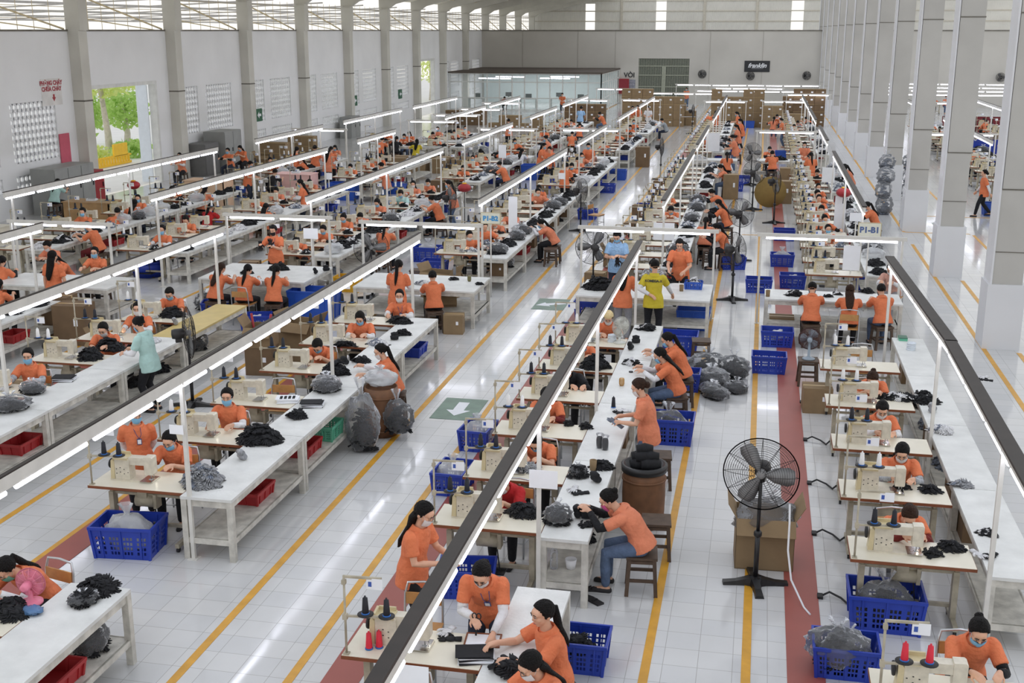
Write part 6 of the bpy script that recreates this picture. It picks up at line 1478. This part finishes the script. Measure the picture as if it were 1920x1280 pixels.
# carton stacks at the far end
RC = random.Random(21)
for si, (x0, nx, y, nz, m, ph) in enumerate(((-8.6, 5, 77.5, 4, CARD, 'left of the aisle end'), (-5.2, 2, 78.5, 3, CARD, 'facing the left aisle'), (-2.9, 4, 78, 4, CARD, 'facing the middle aisle row'), (.3, 3, 77, 3, CARD, 'behind right aisle'), (1.6, 3, 79.5, 4, CARD2, 'near the last columns'), (-12.2, 3, 76.5, 3, CARD2, 'before the glass office'), (-16.2, 4, 72, 2, CARD, 'left of glass office'), (-20, 3, 76, 2, CARD2, 'by the farther doorway'), (-22.6, 2, 52, 2, CARD, 'under side wall screens'), (-22.6, 2, 55.5, 2, CARD, 'right of first exit sign'))):
    for ix in range(int(nx * 1.35)):
        for iz in range(int(nz * 1.3) - RC.choice([0, 0, 1])):
            tag(link('carton', far_carton(.66, .6, .47, m), None, (x0 + ix * .67, y + RC.uniform(-.03, .03), iz * .472)), 'sealed brown carton in far stack %s' % ph, 'carton', 'cartons stacked ' + ph)
# red lanterns, sign boards, papers on poles
LANT = S('paper_lantern', MB().ball((0, 0, 0), (.2, .2, .13), 20, 10, 0, None, lambda d: 1 + .03 * cos(12 * math.atan2(d.y, d.x))).mesh('paper_lantern', REDP), [S('cap', MB().lathe([(.05, .115), (.07, .12), (.07, .15), (.02, .16)], (0, 0, 0), 12).mesh('cap', YELC)), S('hook', MB().cyl((0, 0, .15), (0, 0, .42), .006, n=6).cyl((0, 0, -.3), (0, 0, -.12), .012, n=6).mesh('hook', DARK))])
for x, y, z, lab in ((2.3, 33.2, 1.72, 'red lantern hanging on column-side light rail'), (-8.69, 34.45, 1.4, 'red lantern on thin stand in left half of hall'), (-19.22, 33.7, 1.3, 'dark red lantern on thin stand in front of doorway')):
    o = inst(LANT, lab, 'lantern', (x, y, z))
    if x < 0: link('stand', MB().cyl((0, 0, -z), (0, 0, -.1), .014, n=8).cyl((0, 0, -z), (0, 0, -z + .02), .16, n=16).mesh('stand', DARK), o)
def board(lab, txt, x, y, z, w, h, tm, pole=None, rot=0.):
    o = link('sign_board', MB().box(-w / 2, w / 2, -.012, .012, -h / 2, h / 2).mesh('sign_board', mat('cream_sign_board', (222, 222, 206), .5, .06)), None, (x, y, z), (0, 0, rot)); tag(o, lab, 'sign')
    link('edge', MB().box(-w / 2 - .012, w / 2 + .012, -.014, .014, h / 2, h / 2 + .014).box(-w / 2 - .012, w / 2 + .012, -.014, .014, -h / 2 - .014, -h / 2).box(-w / 2 - .014, -w / 2, -.014, .014, -h / 2, h / 2).box(w / 2, w / 2 + .014, -.014, .014, -h / 2, h / 2).mesh('edge', mat('tan_sign_edge', (190, 176, 140), .5, .1)), o)
    text('lettering', txt, h * .62, tm, o, (0, -.014, -.01), (radians(90), 0, 0), .002, 0, .008)
    if pole: link('pole', MB().cyl((0, .02, -z), (0, .02, h / 2), .016, n=8).mesh('pole', RAILW), o)
board('cream board lettered P1-B1 above the trio light frame', 'P1-B1', 2.42, 26.3, 1.82, .46, .28, mat('slate_blue_letter', (84, 104, 150), .6), True)
board('white board lettered P1-B2 above left light frame', 'P1-B2', -5.95, 26.0, 1.85, .44, .24, mat('sky_blue_letter', (70, 150, 206), .6), True)
for i, (x, y, z, w, h, lab) in enumerate(((-2.02, 11.25, 1.5, .3, .2, 'white paper notice taped on near pole of middle rail'), (-6.32, 11.6, 1.62, .17, .11, 'small white paper on near pole of left rail'), (-2.42, 7.75, 1.18, .3, .24, 'white paper sheet at bottom edge near pole'), (-2.15, 28.0, 1.35, .5, .42, 'pale blue white poster on middle rail pole'), (2.1, 26.5, 1.15, .36, .55, 'tall white paper hanging on column-side frame'), (-6.3, 30.2, 1.3, .24, .95, 'long white sheet hanging on third row pole'),
    (-6.3, 38.0, 1.4, .22, .2, 'white paper on far pole of third row rail'), (2.3, 41.0, 1.3, .42, .5, 'white paper panel on column-side pole'), (-2.05, 52.9, 1.25, .6, .8, 'large pale poster on middle aisle row pole'), (-13.9, 36.8, 1.35, .25, .22, 'white paper on fifth row rail pole'), (-10.2, 25.7, 1.4, .36, .25, 'white paper on fourth row rail pole'), (2.55, 31.6, 1.3, .34, .22, 'white paper above side-facing helper by columns'), (-9.7, 44.5, 1.5, .3, .5, 'white paper poster in left half of hall'), (2.25, 33.4, .95, .3, 1.3, 'tall lilac white cloth panel by column-side worktable'))):
    o = simple('paper_notice', MB().box(-w / 2, w / 2, -.03, -.026, -h / 2, h / 2).mesh('paper_notice', PAPER), lab, 'paper', (x, y, z))
    if i in (3, 4, 5, 8, 9, 10, 11, 12, 13): link('pole', MB().cyl((0, 0, -z), (0, 0, h / 2), .018, n=8).mesh('pole', RAILW), o)
# big bundles leaning on the columns, far machines stock, bench goods
for i, (x, y, z, s) in enumerate(((4.2, 41.2, 0, (.28, .3, .55)), (4.15, 41.3, .5, (.28, .28, .5)), (4.2, 41.5, 1.0, (.3, .3, .45)), (4.25, 41.9, 1.45, (.26, .28, .4)), (5.5, 45.6, 0, (.3, .3, .5)), (5.5, 45.7, .5, (.3, .3, .5)), (5.45, 45.7, 1.0, (.28, .3, .5)))):
    inst(bag_spec(s[0], s[1], s[2] * 1.15, i % 3, True, False, i % 4 == 3, (GLOVEMIX, GLOVEW)), 'bagged bundle of white black gloves, %s from floor, %s column' % (ORD[i % 4], ('left of', 'right of')[i > 3]), 'bag', (x, y, z), i * .6)
inst(bag_spec(.3, .25, .25, 1, False), 'crumpled clear film on floor between columns', 'bag', (4.75, 38.7, 0), 0)
inst(bag_spec(.75, .6, 1.0, 2, True, False, False), 'huge dark film bundle in fourth row area', 'bag', (-12.2, 51.0, 0), 0)
for i in range(5): inst(mk_crate(.8, .6, .9, mat('maroon_bin_plastic', (118, 24, 36), .5, .1), 'plastic_bin', False), 'maroon bin beyond columns, %s from left' % ORD[i], 'bin', (11.3 + i * .95, 77, 0))
for i in range(3): inst(YCRATE, 'yellow crate beyond columns, %s of pile' % ('bottom', 'middle', 'top')[i], 'crate', (10.6, 55.5, i * .365))
inst(mk_crate(1.3, .7, 1.1, BLUEC, 'plastic_bin', False), 'large blue bin beyond columns behind yellow crates', 'bin', (10.2, 58, 0))
for i, (x, y, w, d, h, m, lab) in enumerate(((-18.9, 38.2, 1.5, .8, .95, mat('peach_counter', (224, 190, 160), .6, .06), 'peach fronted desk before grey locker'), (-16.6, 40.6, 1.4, .8, .95, mat('pink_counter', (228, 186, 180), .6, .06), 'pink fronted counter with papers, left half'), (-20.6, 33.5, 1.6, .8, .8, mat('tan_desk_wood', (176, 140, 96), .5, .15), 'tan wooden desk with green glass top by doorway'), (-21.4, 28.4, 2.2, .9, .78, CREAM, 'cluttered pale desk at left frame edge'))):
    inst(S('desk', None, [S('panel', MB().box(-w / 2, w / 2, -d / 2, -d / 2 + .03, 0, h - .03).box(-w / 2, -w / 2 + .03, -d / 2, d / 2, 0, h - .03).box(w / 2 - .03, w / 2, -d / 2, d / 2, 0, h - .03).mesh('panel', m)), S('tabletop', MB().box(-w / 2 - .02, w / 2 + .02, -d / 2 - .02, d / 2 + .02, h - .03, h).mesh('tabletop', m))]), lab, 'desk', (x, y, 0))
    simple('paper_stack', PAP[0], 'papers on ' + lab, 'papers', (x, y, h), .2)
inst(carton_spec(.7, .6, .5, True), 'heap carton beside breeze screens, open', 'carton', (-22.2, 50.5, 0), .2)
# small trays on shelves of the near tables
inst(TRAY, 'red tray on shelf of nearest left worktable', 'tray', (-6.0, 8.4, .272), pi / 2); inst(bag_spec(.16, .2, .26, 0), 'grey film bag on shelf behind red tray, nearest left worktable', 'bag', (-6.0, 9.05, .272))
inst(TRAY, 'red tray on shelf under silver glove heap', 'tray', (-6.05, 12.9, .272), pi / 2); inst(TRAY, 'red tray on shelf of left worktable, second', 'tray', (-6.05, 14.6, .272), pi / 2); inst(GBASK, 'green basket on shelf of left worktable', 'basket', (-5.95, 15.3, .272), pi / 2)
inst(bag_spec(.26, .2, .8, 2, True), 'tall film sack of grey gloves leaning under left worktable', 'bag', (-5.5, 15.55, .02)); inst(BTRAY, 'blue tray on shelf at far end of left worktable', 'tray', (-6.0, 19.9, .272), pi / 2); inst(TRAY, 'red tray under fourth row worktable, left frame edge', 'tray', (-10.0, 13.9, .272), pi / 2)
simple('flower_pot', MB().lathe([(.02, 0), (.05, 0), (.065, .11), (.06, .11), (.04, .09)], (0, 0, 0), 16).mesh('flower_pot', PAPER), 'small white pot on shelf at near end of middle worktable', 'pot', (-1.8, 11.75, .272))
inst(S('bottle', MB().lathe([(.04, 0), (.045, .02), (.045, .2), (.02, .26), (.018, .29)], (0, 0, 0), 14).mesh('bottle', PLASTIC), [S('lid', MB().lathe([(.02, .285), (.022, .31), (.005, .312)], (0, 0, 0), 10).mesh('lid', PAPER))]), 'clear plastic bottle on shelf beside white pot', 'bottle', (-1.98, 11.7, .272))
inst(bag_spec(.3, .22, .34, 1), 'black trash bag in crate at bottom edge right', 'bag', (.98, 10.6, .1))
# rack with bare rails, power cables by the red strip
inst(S('clothes_rack', None, [S('frame', MB().tube([(-.5, 0, .06), (-.5, 0, 1.6), (.5, 0, 1.6), (.5, 0, .06)], .02, 8).cyl((-.5, 0, .9), (.5, 0, .9), .016, n=8).cyl((-.5, .0, .12), (.5, 0, .12), .016, n=8).mesh('frame', CHROME))]), 'bare white metal rack at end of left aisle', 'rack', (-4.4, 73.5, 0), .1)
for i, y in enumerate((11.9, 13.6, 15.3, 17.1, 19.0)):
    simple('power_cable', MB().tube([(.90, y + .25, .012), (1.0, y + .3, .05), (1.12, y + .22, .03), (1.2, y + .1, .012), (1.24, y, .1)], .012, 6).box(.87, .93, y + .2, y + .3, .0, .03).mesh('power_cable', DARK), 'black power cable from red strip to %s column-side machine' % ORD[i], 'cable', (0, 0, 0))

# boxes, bags and crates standing between the rows
RX = random.Random(33)
for k, a, b in (('L', 26.5, 48), ('M', 12.5, 47), ('N', 17, 46), ('O', 26, 46), ('C', 27, 47)):
    y = a; cn = {}
    while y < b:
        t = RX.choice(['carton', 'bag', 'crate', 'carton', 'none', 'cartonopen']); x = ROWS[k][0] + (-.98 if k != 'R' else -.95) + RX.uniform(-.08, .05)
        q = '%s, %s' % (ROWS[k][3], blk(y))
        if t != 'none':
            c_ = cn[t, q] = cn.get((t, q), 0) + 1; e = '%s left of machines, %s' % (ORD[c_ - 1], q)
            if t == 'carton': inst(carton_spec(.46, .4, RX.choice([.36, .5, .62]), False, RX.choice([CARD, CARD2])), 'closed brown carton, ' + e, 'carton', (x, y, 0), RX.uniform(-.2, .2))
            if t == 'cartonopen': inst(carton_spec(.46, .4, .42, True), 'open brown carton, ' + e, 'carton', (x, y, 0), RX.uniform(-.2, .2))
            if t == 'crate': inst(CRATE, 'blue slotted crate, ' + e, 'crate', (x, y, 0), RX.choice([0, 1.57]))
            if t == 'bag': inst(bag_spec(.24, .22, .34, RX.randint(0, 2)), 'clear bag of black gloves, ' + e, 'bag', (x, y, 0), 0)
        y += RX.uniform(1.6, 3.4)
TRAYS = [o for o in COL.objects if o.get('category') in ('tray', 'basket')]
# under the worktables
for k, a, b in (('L', 12, 20.5), ('M', 12.3, 20.5), ('C', 12, 20.5), ('R', 12, 20), ('L', 26.8, 38), ('M', 26.2, 38), ('C', 26.6, 38)):
    y = a + .5; n = 0
    while y < b:
        x = ROWS[k][1]; q = 'under %s worktables, %s' % (ROWS[k][3].replace(' from columns', ''), blk(y)); t = RX.choice(['b', 'p', 'c', 'p', 'n'])
        free_ = all(abs(o.location.x - x) > .5 or abs(o.location.y - y) > .62 for o in TRAYS)
        if free_ and t != 'n':
            n += 1; e = '%s item on shelf %s' % (ordn(n - 1), q)
            if t == 'p': simple('glove_pile', pile_mesh(34, .16, .24, .12, RX.choice([GLOVEK, GLOVEK, GLOVEMIX]), RX.randint(0, 2), None), 'dark glove heap, ' + e, 'glove pile', (x, y, .272), 0, 'stuff')
            if t == 'b': inst(bag_spec(.18, .22, .3, RX.randint(0, 2)), 'clear bag of gloves, ' + e, 'bag', (x, y, .272), 0)
            if t == 'c': inst(carton_spec(.36, .4, .3, False, CARD2), 'small brown carton, ' + e, 'carton', (x, y, .272), 0)
        y += RX.uniform(.8, 1.5)
